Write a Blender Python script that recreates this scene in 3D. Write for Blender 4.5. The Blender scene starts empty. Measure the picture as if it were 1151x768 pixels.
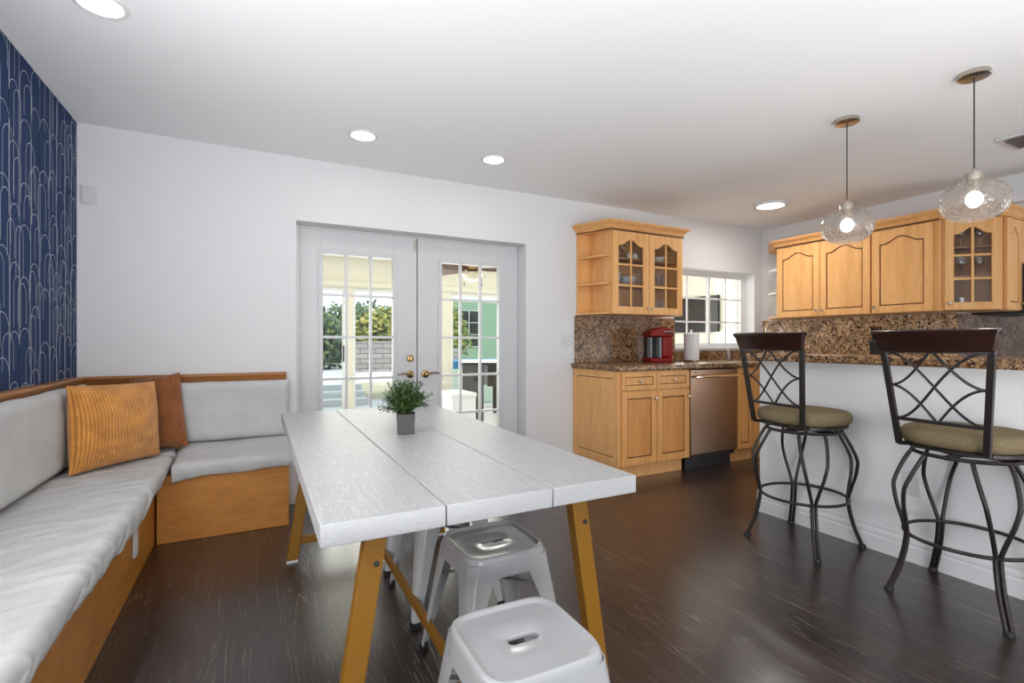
import bpy, bmesh, math, random
from mathutils import Vector, Matrix, noise

R = math.radians
PI = math.pi
random.seed(7)
C = bpy.context.scene
COL = C.collection

# ------------------------------------------------------------------ camera, world, lights, exposure
CAM_H = 1.15
cam_d = bpy.data.cameras.new('camera')
cam = bpy.data.objects.new('camera', cam_d)
COL.objects.link(cam)
cam.location = (0, 0, CAM_H)
cam.rotation_euler = (R(90), 0, -math.atan2(286.5, 555.0))
cam_d.sensor_width = 36.0
cam_d.lens = 555.0 / 1151.0 * 36.0
cam_d.shift_y = 1.0 / 1151.0
cam_d.clip_start = 0.02
C.camera = cam

C.view_settings.view_transform = 'Standard'
C.view_settings.look = 'None'
C.view_settings.gamma = 1.0
C.view_settings.use_curve_mapping = False
C.view_settings.exposure = 0.06

world = bpy.data.worlds.new('world')
C.world = world
world.use_nodes = True
wn = world.node_tree.nodes
bg = wn['Background']
bg.inputs[0].default_value = (0.86, 0.93, 1.0, 1)
bg.inputs[1].default_value = 1.6


def lamp(name, kind, loc, energy, rot=(0, 0, 0), size=None, size_y=None, color=(1, 1, 1), angle=None, radius=None, spread=None):
    l = bpy.data.lights.new(name, kind)
    l.energy = energy
    l.color = color
    if kind == 'AREA':
        if size_y:
            l.shape = 'RECTANGLE'
            l.size = size
            l.size_y = size_y
        else:
            l.shape = 'DISK'
            l.size = size
        if spread:
            l.spread = spread
    if kind == 'SUN':
        l.angle = angle or R(2)
    if radius is not None and kind in ('POINT', 'SPOT'):
        l.shadow_soft_size = radius
    o = bpy.data.objects.new(name, l)
    COL.objects.link(o)
    o.location = loc
    o.rotation_euler = rot
    return o


lamp('sun', 'SUN', (2, 6, 10), 3.0, rot=(R(40), R(-20), 0), color=(1, 0.95, 0.86), angle=R(1.5))
XL_FILL = -0.85
# unseen fill lamps added to even out the room's brightness
lamp('rear_low_fill', 'AREA', (-0.3, -2.6, 0.75), 75, rot=(R(90), 0, R(-50)), size=1.5, size_y=1.1, color=(0.98, 0.99, 1.0))  # added fill for the bar wall and cabinet fronts
lamp('ceiling_bounce_fill_b', 'AREA', (2.4, -0.8, 0.45), 56, rot=(R(180), 0, 0), size=1.6, size_y=1.6, color=(0.98, 0.99, 1.0))  # added up-facing fill, bounced off the kitchen side of the ceiling
lamp('ceiling_bounce_fill', 'AREA', (-0.1, -0.1, 0.70), 45, rot=(R(180), 0, 0), size=1.4, size_y=2.2, color=(0.98, 0.99, 1.0))  # added up-facing fill, bounced off the ceiling over the table
lamp('side_fill', 'AREA', (7.05, -1.2, 1.05), 75, rot=(0, R(130), 0), size=1.6, size_y=3.2, color=(0.98, 0.99, 1.0))  # added fill; the end wall has no window
lamp('left_wall_fill', 'AREA', (XL_FILL, 1.2, 1.45), 26, rot=(0, R(-92), 0), size=0.9, size_y=1.8, color=(0.98, 0.99, 1.0))  # added fill; the left wall has no opening
# added fill behind the kitchen window, then daylight through the sunroom's far glass
lamp('sunroom_end_fill', 'AREA', (6.3, 6.6, 1.45), 70, rot=(R(90), 0, R(-222)), size=1.8, size_y=1.3, color=(1.0, 0.97, 0.92))  # added to throw the window's highlight onto the floor
lamp('sunroom_daylight', 'AREA', (2.6, 7.8, 1.2), 165, rot=(R(-90), 0, 0), size=6.0, size_y=1.6, color=(1.0, 0.96, 0.88))


# ------------------------------------------------------------------ materials
def newmat(name):
    m = bpy.data.materials.new(name)
    m.use_nodes = True
    nt = m.node_tree
    return m, nt, nt.nodes['Principled BSDF']


def plain(name, col, rough=0.5, metal=0.0, emit=None, estr=0, bump=None, spec=0.5):
    m, nt, b = newmat(name)
    b.inputs['Base Color'].default_value = (*col, 1)
    b.inputs['Roughness'].default_value = rough
    b.inputs['Metallic'].default_value = metal
    b.inputs['Specular IOR Level'].default_value = spec
    # slight procedural variation
    tc = nt.nodes.new('ShaderNodeTexCoord')
    n = nt.nodes.new('ShaderNodeTexNoise')
    n.inputs['Scale'].default_value = bump[0] if bump else 9.0
    nt.links.new(tc.outputs['Object'], n.inputs['Vector'])
    mr = nt.nodes.new('ShaderNodeMapRange')
    mr.inputs[3].default_value = max(0.02, rough - 0.04)
    mr.inputs[4].default_value = min(1, rough + 0.04)
    nt.links.new(n.outputs['Fac'], mr.inputs[0])
    nt.links.new(mr.outputs[0], b.inputs['Roughness'])
    if bump:
        bp = nt.nodes.new('ShaderNodeBump')
        bp.inputs['Strength'].default_value = bump[1]
        bp.inputs['Distance'].default_value = 0.01
        nt.links.new(n.outputs['Fac'], bp.inputs['Height'])
        nt.links.new(bp.outputs[0], b.inputs['Normal'])
    if emit:
        b.inputs['Emission Color'].default_value = (*emit, 1)
        b.inputs['Emission Strength'].default_value = estr
    return m


def ramp(nt, stops):
    r = nt.nodes.new('ShaderNodeValToRGB')
    el = r.color_ramp.elements
    while len(el) < len(stops):
        el.new(0.5)
    for e, (p, c) in zip(el, stops):
        e.position = p
        e.color = (*c, 1)
    return r


def wood(name, c_dark, c_light, scale=(9, 9, 0.8), rough=0.38, coat=0.0):
    m, nt, b = newmat(name)
    tc = nt.nodes.new('ShaderNodeTexCoord')
    mp = nt.nodes.new('ShaderNodeMapping')
    mp.inputs['Scale'].default_value = scale
    n = nt.nodes.new('ShaderNodeTexNoise')
    n.inputs['Scale'].default_value = 2.2
    n.inputs['Detail'].default_value = 6
    n.inputs['Roughness'].default_value = 0.6
    n.inputs['Distortion'].default_value = 0.6
    nt.links.new(tc.outputs['Object'], mp.inputs[0])
    nt.links.new(mp.outputs[0], n.inputs['Vector'])
    r = ramp(nt, [(0.3, c_dark), (0.7, c_light)])
    nt.links.new(n.outputs['Fac'], r.inputs[0])
    # fine pores
    mp2 = nt.nodes.new('ShaderNodeMapping')
    mp2.inputs['Scale'].default_value = tuple(s * 14 if s > 2 else s * 6 for s in scale)
    n2 = nt.nodes.new('ShaderNodeTexNoise')
    n2.inputs['Scale'].default_value = 2.0
    n2.inputs['Detail'].default_value = 3
    nt.links.new(tc.outputs['Object'], mp2.inputs[0])
    nt.links.new(mp2.outputs[0], n2.inputs['Vector'])
    mx = nt.nodes.new('ShaderNodeMix')
    mx.data_type = 'RGBA'
    mx.blend_type = 'MULTIPLY'
    mx.inputs[0].default_value = 0.35
    r2 = ramp(nt, [(0.3, (0.62, 0.55, 0.5)), (0.6, (1, 1, 1))])
    nt.links.new(n2.outputs['Fac'], r2.inputs[0])
    nt.links.new(r.outputs[0], mx.inputs[6])
    nt.links.new(r2.outputs[0], mx.inputs[7])
    nt.links.new(mx.outputs[2], b.inputs['Base Color'])
    b.inputs['Roughness'].default_value = rough
    b.inputs['Specular IOR Level'].default_value = 0.3
    b.inputs['Coat Weight'].default_value = coat
    b.inputs['Coat Roughness'].default_value = 0.2
    return m


def granite(name, tint=(1, 1, 1), rough=0.16, vs=84):
    m, nt, b = newmat(name)
    tc = nt.nodes.new('ShaderNodeTexCoord')
    v = nt.nodes.new('ShaderNodeTexVoronoi')
    v.inputs['Scale'].default_value = vs
    v.inputs['Randomness'].default_value = 1
    nz = nt.nodes.new('ShaderNodeTexNoise')
    nz.inputs['Scale'].default_value = 30
    nz.inputs['Detail'].default_value = 4
    nt.links.new(tc.outputs['Object'], nz.inputs['Vector'])
    mxv = nt.nodes.new('ShaderNodeMix')
    mxv.data_type = 'RGBA'
    mxv.inputs[0].default_value = 0.06
    nt.links.new(tc.outputs['Object'], mxv.inputs[6])
    nt.links.new(nz.outputs['Color'], mxv.inputs[7])
    nt.links.new(mxv.outputs[2], v.inputs['Vector'])
    sep = nt.nodes.new('ShaderNodeSeparateColor')
    nt.links.new(v.outputs['Color'], sep.inputs[0])
    t = tint
    r = ramp(nt, [(0.0, (0.02 * t[0], 0.012 * t[1], 0.008 * t[2])), (0.22, (0.07 * t[0], 0.035 * t[1], 0.018 * t[2])),
                  (0.42, (0.25 * t[0], 0.14 * t[1], 0.065 * t[2])), (0.62, (0.36 * t[0], 0.225 * t[1], 0.12 * t[2])),
                  (0.82, (0.50 * t[0], 0.37 * t[1], 0.24 * t[2])), (1.0, (0.16 * t[0], 0.085 * t[1], 0.045 * t[2]))])
    nt.links.new(sep.outputs[0], r.inputs[0])
    n2 = nt.nodes.new('ShaderNodeTexNoise')
    n2.inputs['Scale'].default_value = 7
    n2.inputs['Detail'].default_value = 5
    nt.links.new(tc.outputs['Object'], n2.inputs['Vector'])
    r2 = ramp(nt, [(0.35, (0.6, 0.55, 0.5)), (0.62, (1.15, 1.1, 1.05))])
    nt.links.new(n2.outputs['Fac'], r2.inputs[0])
    mx = nt.nodes.new('ShaderNodeMix')
    mx.data_type = 'RGBA'
    mx.blend_type = 'MULTIPLY'
    mx.inputs[0].default_value = 0.8
    nt.links.new(r.outputs[0], mx.inputs[6])
    nt.links.new(r2.outputs[0], mx.inputs[7])
    nt.links.new(mx.outputs[2], b.inputs['Base Color'])
    b.inputs['Roughness'].default_value = rough
    b.inputs['Specular IOR Level'].default_value = 0.3
    return m


def fabric(name, col, col2, scale=260, bump=0.25, rough=0.95, mottled=3.0):
    m, nt, b = newmat(name)
    tc = nt.nodes.new('ShaderNodeTexCoord')
    n = nt.nodes.new('ShaderNodeTexNoise')
    n.inputs['Scale'].default_value = scale
    n.inputs['Detail'].default_value = 2
    n2 = nt.nodes.new('ShaderNodeTexNoise')
    n2.inputs['Scale'].default_value = mottled
    n2.inputs['Detail'].default_value = 6
    for x in (n, n2):
        nt.links.new(tc.outputs['Object'], x.inputs['Vector'])
    ad = nt.nodes.new('ShaderNodeMath')
    ad.operation = 'MULTIPLY_ADD'
    ad.inputs[1].default_value = 0.5
    nt.links.new(n.outputs['Fac'], ad.inputs[0])
    ml = nt.nodes.new('ShaderNodeMath')
    ml.operation = 'MULTIPLY'
    ml.inputs[1].default_value = 0.5
    nt.links.new(n2.outputs['Fac'], ml.inputs[0])
    nt.links.new(ml.outputs[0], ad.inputs[2])
    r = ramp(nt, [(0.35, col2), (0.65, col)])
    nt.links.new(ad.outputs[0], r.inputs[0])
    nt.links.new(r.outputs[0], b.inputs['Base Color'])
    b.inputs['Roughness'].default_value = rough
    b.inputs['Specular IOR Level'].default_value = 0.2
    bp = nt.nodes.new('ShaderNodeBump')
    bp.inputs['Strength'].default_value = bump
    bp.inputs['Distance'].default_value = 0.003
    nt.links.new(n.outputs['Fac'], bp.inputs['Height'])
    nt.links.new(bp.outputs[0], b.inputs['Normal'])
    return m


def corduroy(name, light, dark, ridges):
    m, nt, b = newmat(name)
    uv = nt.nodes.new('ShaderNodeUVMap')
    sp = nt.nodes.new('ShaderNodeSeparateXYZ')
    nt.links.new(uv.outputs[0], sp.inputs[0])
    mu = nt.nodes.new('ShaderNodeMath')
    mu.operation = 'MULTIPLY'
    mu.inputs[1].default_value = ridges * 2 * PI
    nt.links.new(sp.outputs[0], mu.inputs[0])
    si = nt.nodes.new('ShaderNodeMath')
    si.operation = 'SINE'
    nt.links.new(mu.outputs[0], si.inputs[0])
    ma = nt.nodes.new('ShaderNodeMath')
    ma.operation = 'MULTIPLY_ADD'
    ma.inputs[1].default_value = 0.5
    ma.inputs[2].default_value = 0.5
    nt.links.new(si.outputs[0], ma.inputs[0])
    r = ramp(nt, [(0.0, dark), (0.55, light)])
    nt.links.new(ma.outputs[0], r.inputs[0])
    n = nt.nodes.new('ShaderNodeTexNoise')
    n.inputs['Scale'].default_value = 14
    n.inputs['Detail'].default_value = 5
    tc = nt.nodes.new('ShaderNodeTexCoord')
    nt.links.new(tc.outputs['Object'], n.inputs['Vector'])
    r2 = ramp(nt, [(0.3, (0.78, 0.74, 0.7)), (0.7, (1.12, 1.1, 1.08))])
    nt.links.new(n.outputs['Fac'], r2.inputs[0])
    mx = nt.nodes.new('ShaderNodeMix')
    mx.data_type = 'RGBA'
    mx.blend_type = 'MULTIPLY'
    mx.inputs[0].default_value = 1
    nt.links.new(r.outputs[0], mx.inputs[6])
    nt.links.new(r2.outputs[0], mx.inputs[7])
    nt.links.new(mx.outputs[2], b.inputs['Base Color'])
    b.inputs['Roughness'].default_value = 0.85
    b.inputs['Sheen Weight'].default_value = 0.25
    bp = nt.nodes.new('ShaderNodeBump')
    bp.inputs['Strength'].default_value = 0.8
    bp.inputs['Distance'].default_value = 0.005
    nt.links.new(ma.outputs[0], bp.inputs['Height'])
    nt.links.new(bp.outputs[0], b.inputs['Normal'])
    return m


def floor_mat():
    m, nt, b = newmat('dark_plank_floor')
    L = nt.links.new
    tc = nt.nodes.new('ShaderNodeTexCoord')
    sp = nt.nodes.new('ShaderNodeSeparateXYZ')
    L(tc.outputs['Object'], sp.inputs[0])
    cb = nt.nodes.new('ShaderNodeCombineXYZ')      # planks run along world Y
    L(sp.outputs[1], cb.inputs[0])
    L(sp.outputs[0], cb.inputs[1])
    br = nt.nodes.new('ShaderNodeTexBrick')
    br.offset = 0.37
    br.inputs['Color1'].default_value = (0.0, 0.0, 0.0, 1)
    br.inputs['Color2'].default_value = (1.0, 1.0, 1.0, 1)
    br.inputs['Mortar'].default_value = (0.5, 0.5, 0.5, 1)
    br.inputs['Scale'].default_value = 1.0
    br.inputs['Mortar Size'].default_value = 0.0016
    br.inputs['Brick Width'].default_value = 1.3
    br.inputs['Row Height'].default_value = 0.127
    L(cb.outputs[0], br.inputs['Vector'])
    # offset the grain per plank
    off = nt.nodes.new('ShaderNodeVectorMath')
    off.operation = 'MULTIPLY_ADD'
    L(br.outputs['Color'], off.inputs[0])
    off.inputs[1].default_value = (7.3, 3.1, 0)
    L(cb.outputs[0], off.inputs[2])
    # cathedral grain: distorted bands, thin pale (cerused) lines
    mp = nt.nodes.new('ShaderNodeMapping')
    mp.inputs['Scale'].default_value = (0.75, 13, 1)
    L(off.outputs[0], mp.inputs[0])
    gn = nt.nodes.new('ShaderNodeTexNoise')
    gn.inputs['Scale'].default_value = 1.15
    gn.inputs['Detail'].default_value = 3
    gn.inputs['Roughness'].default_value = 0.45
    gn.inputs['Distortion'].default_value = 0.5
    L(mp.outputs[0], gn.inputs['Vector'])
    mu = nt.nodes.new('ShaderNodeMath')
    mu.operation = 'MULTIPLY'
    mu.inputs[1].default_value = 62
    L(gn.outputs['Fac'], mu.inputs[0])
    si = nt.nodes.new('ShaderNodeMath')
    si.operation = 'SINE'
    L(mu.outputs[0], si.inputs[0])
    lines = ramp(nt, [(0.90, (0, 0, 0)), (1.0, (1, 1, 1))])
    L(si.outputs[0], lines.inputs[0])
    # patchy mask
    pm = nt.nodes.new('ShaderNodeTexNoise')
    pm.inputs['Scale'].default_value = 1.6
    pm.inputs['Detail'].default_value = 8
    pm.inputs['Roughness'].default_value = 0.75
    mpm = nt.nodes.new('ShaderNodeMapping')
    mpm.inputs['Scale'].default_value = (0.9, 3.5, 1)
    L(off.outputs[0], mpm.inputs[0])
    L(mpm.outputs[0], pm.inputs['Vector'])
    pr = ramp(nt, [(0.42, (0, 0, 0)), (0.62, (1, 1, 1))])
    L(pm.outputs['Fac'], pr.inputs[0])
    lm = nt.nodes.new('ShaderNodeMath')
    lm.operation = 'MULTIPLY'
    L(lines.outputs[0], lm.inputs[0])
    L(pr.outputs[0], lm.inputs[1])
    base = ramp(nt, [(0.0, (0.018, 0.0098, 0.0082)), (1.0, (0.032, 0.0172, 0.0140))])
    L(br.outputs['Color'], base.inputs[0])
    fg = nt.nodes.new('ShaderNodeTexNoise')
    mp3 = nt.nodes.new('ShaderNodeMapping')
    mp3.inputs['Scale'].default_value = (5, 130, 1)
    L(off.outputs[0], mp3.inputs[0])
    L(mp3.outputs[0], fg.inputs['Vector'])
    fg.inputs['Scale'].default_value = 1
    fg.inputs['Detail'].default_value = 4
    fr = ramp(nt, [(0.3, (0.7, 0.7, 0.7)), (0.75, (1.45, 1.4, 1.38))])
    L(fg.outputs['Fac'], fr.inputs[0])
    mx = nt.nodes.new('ShaderNodeMix')
    mx.data_type = 'RGBA'
    mx.blend_type = 'MULTIPLY'
    mx.inputs[0].default_value = 1
    L(base.outputs[0], mx.inputs[6])
    L(fr.outputs[0], mx.inputs[7])
    mx2 = nt.nodes.new('ShaderNodeMix')
    mx2.data_type = 'RGBA'
    L(lm.outputs[0], mx2.inputs[0])
    L(mx.outputs[2], mx2.inputs[6])
    mx2.inputs[7].default_value = (0.145, 0.114, 0.102, 1)
    # plank joints
    mx3 = nt.nodes.new('ShaderNodeMix')
    mx3.data_type = 'RGBA'
    L(br.outputs['Fac'], mx3.inputs[0])
    L(mx2.outputs[2], mx3.inputs[6])
    jr = ramp(nt, [(0.45, (0.008, 0.006, 0.005)), (0.62, (0.10, 0.08, 0.072))])
    L(pm.outputs['Fac'], jr.inputs[0])
    L(jr.outputs[0], mx3.inputs[7])
    L(mx3.outputs[2], b.inputs['Base Color'])
    rr = nt.nodes.new('ShaderNodeMapRange')
    b.inputs['Coat Weight'].default_value = 0.6
    b.inputs['Coat Roughness'].default_value = 0.22
    rr.inputs[3].default_value = 0.25
    rr.inputs[4].default_value = 0.38
    L(fg.outputs['Fac'], rr.inputs[0])
    L(rr.outputs[0], b.inputs['Roughness'])
    bp = nt.nodes.new('ShaderNodeBump')
    bp.inputs['Strength'].default_value = 0.25
    bp.inputs['Distance'].default_value = 0.002
    sb = nt.nodes.new('ShaderNodeMath')
    sb.operation = 'SUBTRACT'
    L(fg.outputs['Fac'], sb.inputs[0])
    L(lm.outputs[0], sb.inputs[1])
    L(sb.outputs[0], bp.inputs['Height'])
    L(bp.outputs[0], b.inputs['Normal'])
    return m


def table_mat():
    m, nt, b = newmat('white_grained_tabletop')
    L = nt.links.new
    tc = nt.nodes.new('ShaderNodeTexCoord')
    mp = nt.nodes.new('ShaderNodeMapping')
    mp.inputs['Scale'].default_value = (9, 0.9, 9)
    L(tc.outputs['Object'], mp.inputs[0])
    n = nt.nodes.new('ShaderNodeTexNoise')
    n.inputs['Scale'].default_value = 1.3
    n.inputs['Detail'].default_value = 3
    n.inputs['Distortion'].default_value = 0.3
    L(mp.outputs[0], n.inputs['Vector'])
    mu = nt.nodes.new('ShaderNodeMath')
    mu.operation = 'MULTIPLY'
    mu.inputs[1].default_value = 130
    L(n.outputs['Fac'], mu.inputs[0])
    si = nt.nodes.new('ShaderNodeMath')
    si.operation = 'SINE'
    L(mu.outputs[0], si.inputs[0])
    r = ramp(nt, [(0.2, (0.385, 0.387, 0.391)), (0.8, (0.44, 0.442, 0.444))])
    L(si.outputs[0], r.inputs[0])
    ge = nt.nodes.new('ShaderNodeNewGeometry')
    sn = nt.nodes.new('ShaderNodeSeparateXYZ')
    L(ge.outputs['Normal'], sn.inputs[0])
    cm_ = nt.nodes.new('ShaderNodeMix')      # embossed grain on the broad faces, plain painted edges
    cm_.data_type = 'RGBA'
    L(sn.outputs[2], cm_.inputs[0])
    cm_.inputs[6].default_value = (0.415, 0.417, 0.42, 1)
    L(r.outputs[0], cm_.inputs[7])
    L(cm_.outputs[2], b.inputs['Base Color'])
    b.inputs['Roughness'].default_value = 0.40
    b.inputs['Specular IOR Level'].default_value = 0.38
    bp = nt.nodes.new('ShaderNodeBump')
    bp.inputs['Strength'].default_value = 0.16
    bp.inputs['Distance'].default_value = 0.0015
    L(si.outputs[0], bp.inputs['Height'])
    L(bp.outputs[0], b.inputs['Normal'])
    return m


def thin_glass(name, tint=(1, 1, 1), refl=0.08, bump=None, rough=0.0, layer=True):
    m = bpy.data.materials.new(name)
    m.use_nodes = True
    nt = m.node_tree
    nt.nodes.clear()
    out = nt.nodes.new('ShaderNodeOutputMaterial')
    tr = nt.nodes.new('ShaderNodeBsdfTransparent')
    tr.inputs[0].default_value = (*tint, 1)
    gl = nt.nodes.new('ShaderNodeBsdfGlossy')
    gl.inputs['Roughness'].default_value = rough
    mx = nt.nodes.new('ShaderNodeMixShader')
    lw = nt.nodes.new('ShaderNodeLayerWeight')
    lw.inputs[0].default_value = 0.25
    mr = nt.nodes.new('ShaderNodeMapRange')
    mr.inputs[3].default_value = refl * 0.5
    mr.inputs[4].default_value = min(1, refl * 5)
    nt.links.new(lw.outputs['Facing'], mr.inputs[0])
    nt.links.new(mr.outputs[0], mx.inputs[0])
    nt.links.new(tr.outputs[0], mx.inputs[1])
    nt.links.new(gl.outputs[0], mx.inputs[2])
    nt.links.new(mx.outputs[0], out.inputs[0])
    if bump:
        tc = nt.nodes.new('ShaderNodeTexCoord')
        n = nt.nodes.new('ShaderNodeTexVoronoi')
        n.inputs['Scale'].default_value = bump[0]
        bp = nt.nodes.new('ShaderNodeBump')
        bp.inputs['Strength'].default_value = bump[1]
        bp.inputs['Distance'].default_value = 0.004
        nt.links.new(tc.outputs['Object'], n.inputs['Vector'])
        nt.links.new(n.outputs['Distance'], bp.inputs['Height'])
        nt.links.new(bp.outputs[0], gl.inputs['Normal'])
        nt.links.new(bp.outputs[0], lw.inputs['Normal'])
    return m


def smoky_glass():
    m = thin_glass('smoky_shade_glass', (0.55, 0.51, 0.485), 0.12, bump=(70, 0.6), rough=0.06)
    nt = m.node_tree
    out = next(n for n in nt.nodes if n.type == 'OUTPUT_MATERIAL')
    prev = out.inputs[0].links[0].from_socket
    df = nt.nodes.new('ShaderNodeBsdfTranslucent')
    df.inputs[0].default_value = (0.30, 0.275, 0.26, 1)
    d2 = nt.nodes.new('ShaderNodeBsdfDiffuse')
    d2.inputs[0].default_value = (0.30, 0.275, 0.26, 1)
    ad = nt.nodes.new('ShaderNodeMixShader')
    ad.inputs[0].default_value = 0.5
    nt.links.new(df.outputs[0], ad.inputs[1])
    nt.links.new(d2.outputs[0], ad.inputs[2])
    tc = nt.nodes.new('ShaderNodeTexCoord')
    v = nt.nodes.new('ShaderNodeTexNoise')
    v.inputs['Scale'].default_value = 55
    v.inputs['Detail'].default_value = 3
    nt.links.new(tc.outputs['Object'], v.inputs['Vector'])
    mr = nt.nodes.new('ShaderNodeMapRange')
    mr.inputs[1].default_value = 0.35
    mr.inputs[2].default_value = 0.7
    mr.inputs[3].default_value = 0.22
    mr.inputs[4].default_value = 0.52
    nt.links.new(v.outputs['Fac'], mr.inputs[0])
    mx = nt.nodes.new('ShaderNodeMixShader')
    nt.links.new(mr.outputs[0], mx.inputs[0])
    nt.links.new(prev, mx.inputs[1])
    nt.links.new(ad.outputs[0], mx.inputs[2])
    nt.links.new(mx.outputs[0], out.inputs[0])
    return m


def emitter(name, col, s):
    m = bpy.data.materials.new(name)
    m.use_nodes = True
    nt = m.node_tree
    nt.nodes.clear()
    out = nt.nodes.new('ShaderNodeOutputMaterial')
    e = nt.nodes.new('ShaderNodeEmission')
    e.inputs[0].default_value = (*col, 1)
    e.inputs[1].default_value = s
    nt.links.new(e.outputs[0], out.inputs[0])
    return m


M = {}
M['wall'] = plain('white_wall_paint', (0.73, 0.73, 0.735), 0.75, bump=(220, 0.02))
M['ceiling'] = plain('white_ceiling_paint', (0.88, 0.88, 0.885), 0.85, bump=(120, 0.03))
M['trim'] = plain('white_trim_paint', (0.70, 0.703, 0.708), 0.38)
M['door'] = plain('white_door_paint', (0.62, 0.623, 0.628), 0.4)
M['floor'] = floor_mat()
M['navy'] = plain('navy_wallpaper', (0.013, 0.036, 0.112), 0.7, bump=(60, 0.03), spec=0.2)
M['silver_line'] = plain('silver_wallpaper_line', (0.56, 0.61, 0.70), 0.5)
M['maple'] = wood('honey_maple', (0.74, 0.375, 0.130), (0.88, 0.50, 0.205), rough=0.36)
M['maple_base_shaded'] = wood('honey_maple_base_shaded', (0.66, 0.305, 0.090), (0.80, 0.42, 0.150), rough=0.36)  # same maple, darker shading of the base fronts put into the colour
M['maple_red_shaded'] = wood('reddish_shaded_maple', (0.58, 0.24, 0.065), (0.72, 0.335, 0.105), rough=0.36)  # same maple, reddish shading of the base door panels put into the colour
M['maple_dark'] = plain('dark_glaze_groove', (0.085, 0.028, 0.010), 0.5)
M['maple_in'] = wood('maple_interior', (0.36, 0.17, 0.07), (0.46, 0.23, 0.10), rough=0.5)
M['bench_wood'] = wood('orange_plywood', (0.47, 0.180, 0.032), (0.62, 0.27, 0.058), scale=(2.0, 2.0, 6.0), rough=0.42)
M['cap_wood'] = wood('bench_cap_wood', (0.30, 0.12, 0.035), (0.46, 0.20, 0.065), scale=(1.5, 1.5, 12), rough=0.38)
M['granite'] = granite('brown_granite', (0.95, 0.9, 0.85), 0.24)
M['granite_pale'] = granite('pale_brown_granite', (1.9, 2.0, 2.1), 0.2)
M['splash_grey'] = granite('grey_brown_stone', (0.8, 0.85, 1.2), 0.3)
M['table'] = table_mat()
M['gold'] = plain('mustard_gold_paint', (0.25, 0.112, 0.010), 0.48, 0.0, spec=0.3)
M['stool'] = plain('white_gloss_enamel', (0.44, 0.443, 0.448), 0.17)
M['stool_in'] = plain('grey_stool_underside', (0.42, 0.44, 0.47), 0.3)
M['black_rubber'] = plain('black_rubber', (0.012, 0.012, 0.013), 0.6)
M['bronze'] = plain('dark_bronze_metal', (0.030, 0.024, 0.022), 0.36, 0.5)
M['mahogany'] = wood('dark_mahogany', (0.018, 0.0075, 0.0055), (0.032, 0.012, 0.0085), scale=(10, 1, 10), rough=0.24)
M['olive'] = fabric('olive_tan_fabric', (0.21, 0.165, 0.090), (0.13, 0.10, 0.055), scale=150)
M['linen'] = fabric('pale_grey_linen', (0.60, 0.595, 0.585), (0.50, 0.495, 0.49), scale=330, bump=0.2, mottled=5)
M['cord_gold'] = corduroy('gold_corduroy', (0.80, 0.350, 0.072), (0.52, 0.205, 0.036), 32)
M['cord_rust'] = corduroy('rust_corduroy', (0.38, 0.125, 0.028), (0.18, 0.052, 0.012), 26)
M['steel'] = plain('brushed_stainless', (0.36, 0.29, 0.25), 0.28, 1.0)
def brushed():
    m, nt, b = newmat('brushed_stainless')
    b.inputs['Base Color'].default_value = (0.33, 0.225, 0.16, 1)  # brown reflection of cabinets and floor is put into the steel colour
    b.inputs['Metallic'].default_value = 1
    tc = nt.nodes.new('ShaderNodeTexCoord')
    mp = nt.nodes.new('ShaderNodeMapping')
    mp.inputs['Scale'].default_value = (1, 1, 160)
    n = nt.nodes.new('ShaderNodeTexNoise')
    n.inputs['Scale'].default_value = 2
    nt.links.new(tc.outputs['Object'], mp.inputs[0])
    nt.links.new(mp.outputs[0], n.inputs['Vector'])
    mr = nt.nodes.new('ShaderNodeMapRange')
    mr.inputs[3].default_value = 0.27
    mr.inputs[4].default_value = 0.37
    nt.links.new(n.outputs['Fac'], mr.inputs[0])
    nt.links.new(mr.outputs[0], b.inputs['Roughness'])
    return m


M['steel'] = brushed()
M['nickel'] = plain('brushed_nickel', (0.52, 0.47, 0.40), 0.28, 1.0)
M['chrome'] = plain('chrome', (0.75, 0.75, 0.75), 0.10, 1.0)
M['brass'] = plain('antique_brass', (0.42, 0.29, 0.14), 0.25, 1.0)
M['glass'] = thin_glass('window_glass', (0.97, 0.985, 0.98), 0.018)
M['cab_glass'] = thin_glass('cabinet_glass', (0.93, 0.93, 0.92), 0.03)
M['green_glass'] = thin_glass('green_tinted_glass', (0.91, 0.975, 0.94), 0.03)
M['shade_glass'] = smoky_glass()
M['tumbler_glass'] = thin_glass('tumbler_glass', (0.86, 0.88, 0.9), 0.22)
M['bulb'] = emitter('lit_bulb', (1, 0.95, 0.87), 9.0)
M['led'] = emitter('lit_led_panel', (1, 0.98, 0.95), 5.0)
M['china'] = plain('pale_blue_china', (0.55, 0.62, 0.68), 0.25)
M['china_white'] = plain('white_china', (0.75, 0.75, 0.74), 0.25)
M['red'] = plain('red_plastic', (0.22, 0.006, 0.004), 0.28, spec=0.3)
M['black_gloss'] = plain('black_gloss_plastic', (0.012, 0.012, 0.014), 0.12)
M['black_matte'] = plain('black_matte', (0.02, 0.02, 0.021), 0.5)
M['grey_plastic'] = plain('grey_plastic', (0.22, 0.23, 0.24), 0.3)
M['paper'] = plain('white_paper', (0.74, 0.735, 0.73), 0.9, bump=(300, 0.1))
M['plate'] = plain('white_switch_plastic', (0.66, 0.66, 0.655), 0.35)
M['slot'] = plain('dark_socket_slot', (0.03, 0.03, 0.03), 0.6)
M['pot'] = plain('grey_concrete_pot', (0.105, 0.098, 0.092), 0.9, bump=(60, 0.2))
M['leaf'] = plain('fern_green', (0.075, 0.14, 0.026), 0.55)
M['leaf2'] = plain('fern_dark_green', (0.03, 0.07, 0.022), 0.55)
M['soil'] = plain('dark_soil', (0.02, 0.015, 0.01), 0.95)
M['vent'] = plain('bronze_vent_metal', (0.26, 0.18, 0.14), 0.4, 0.6)
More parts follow.
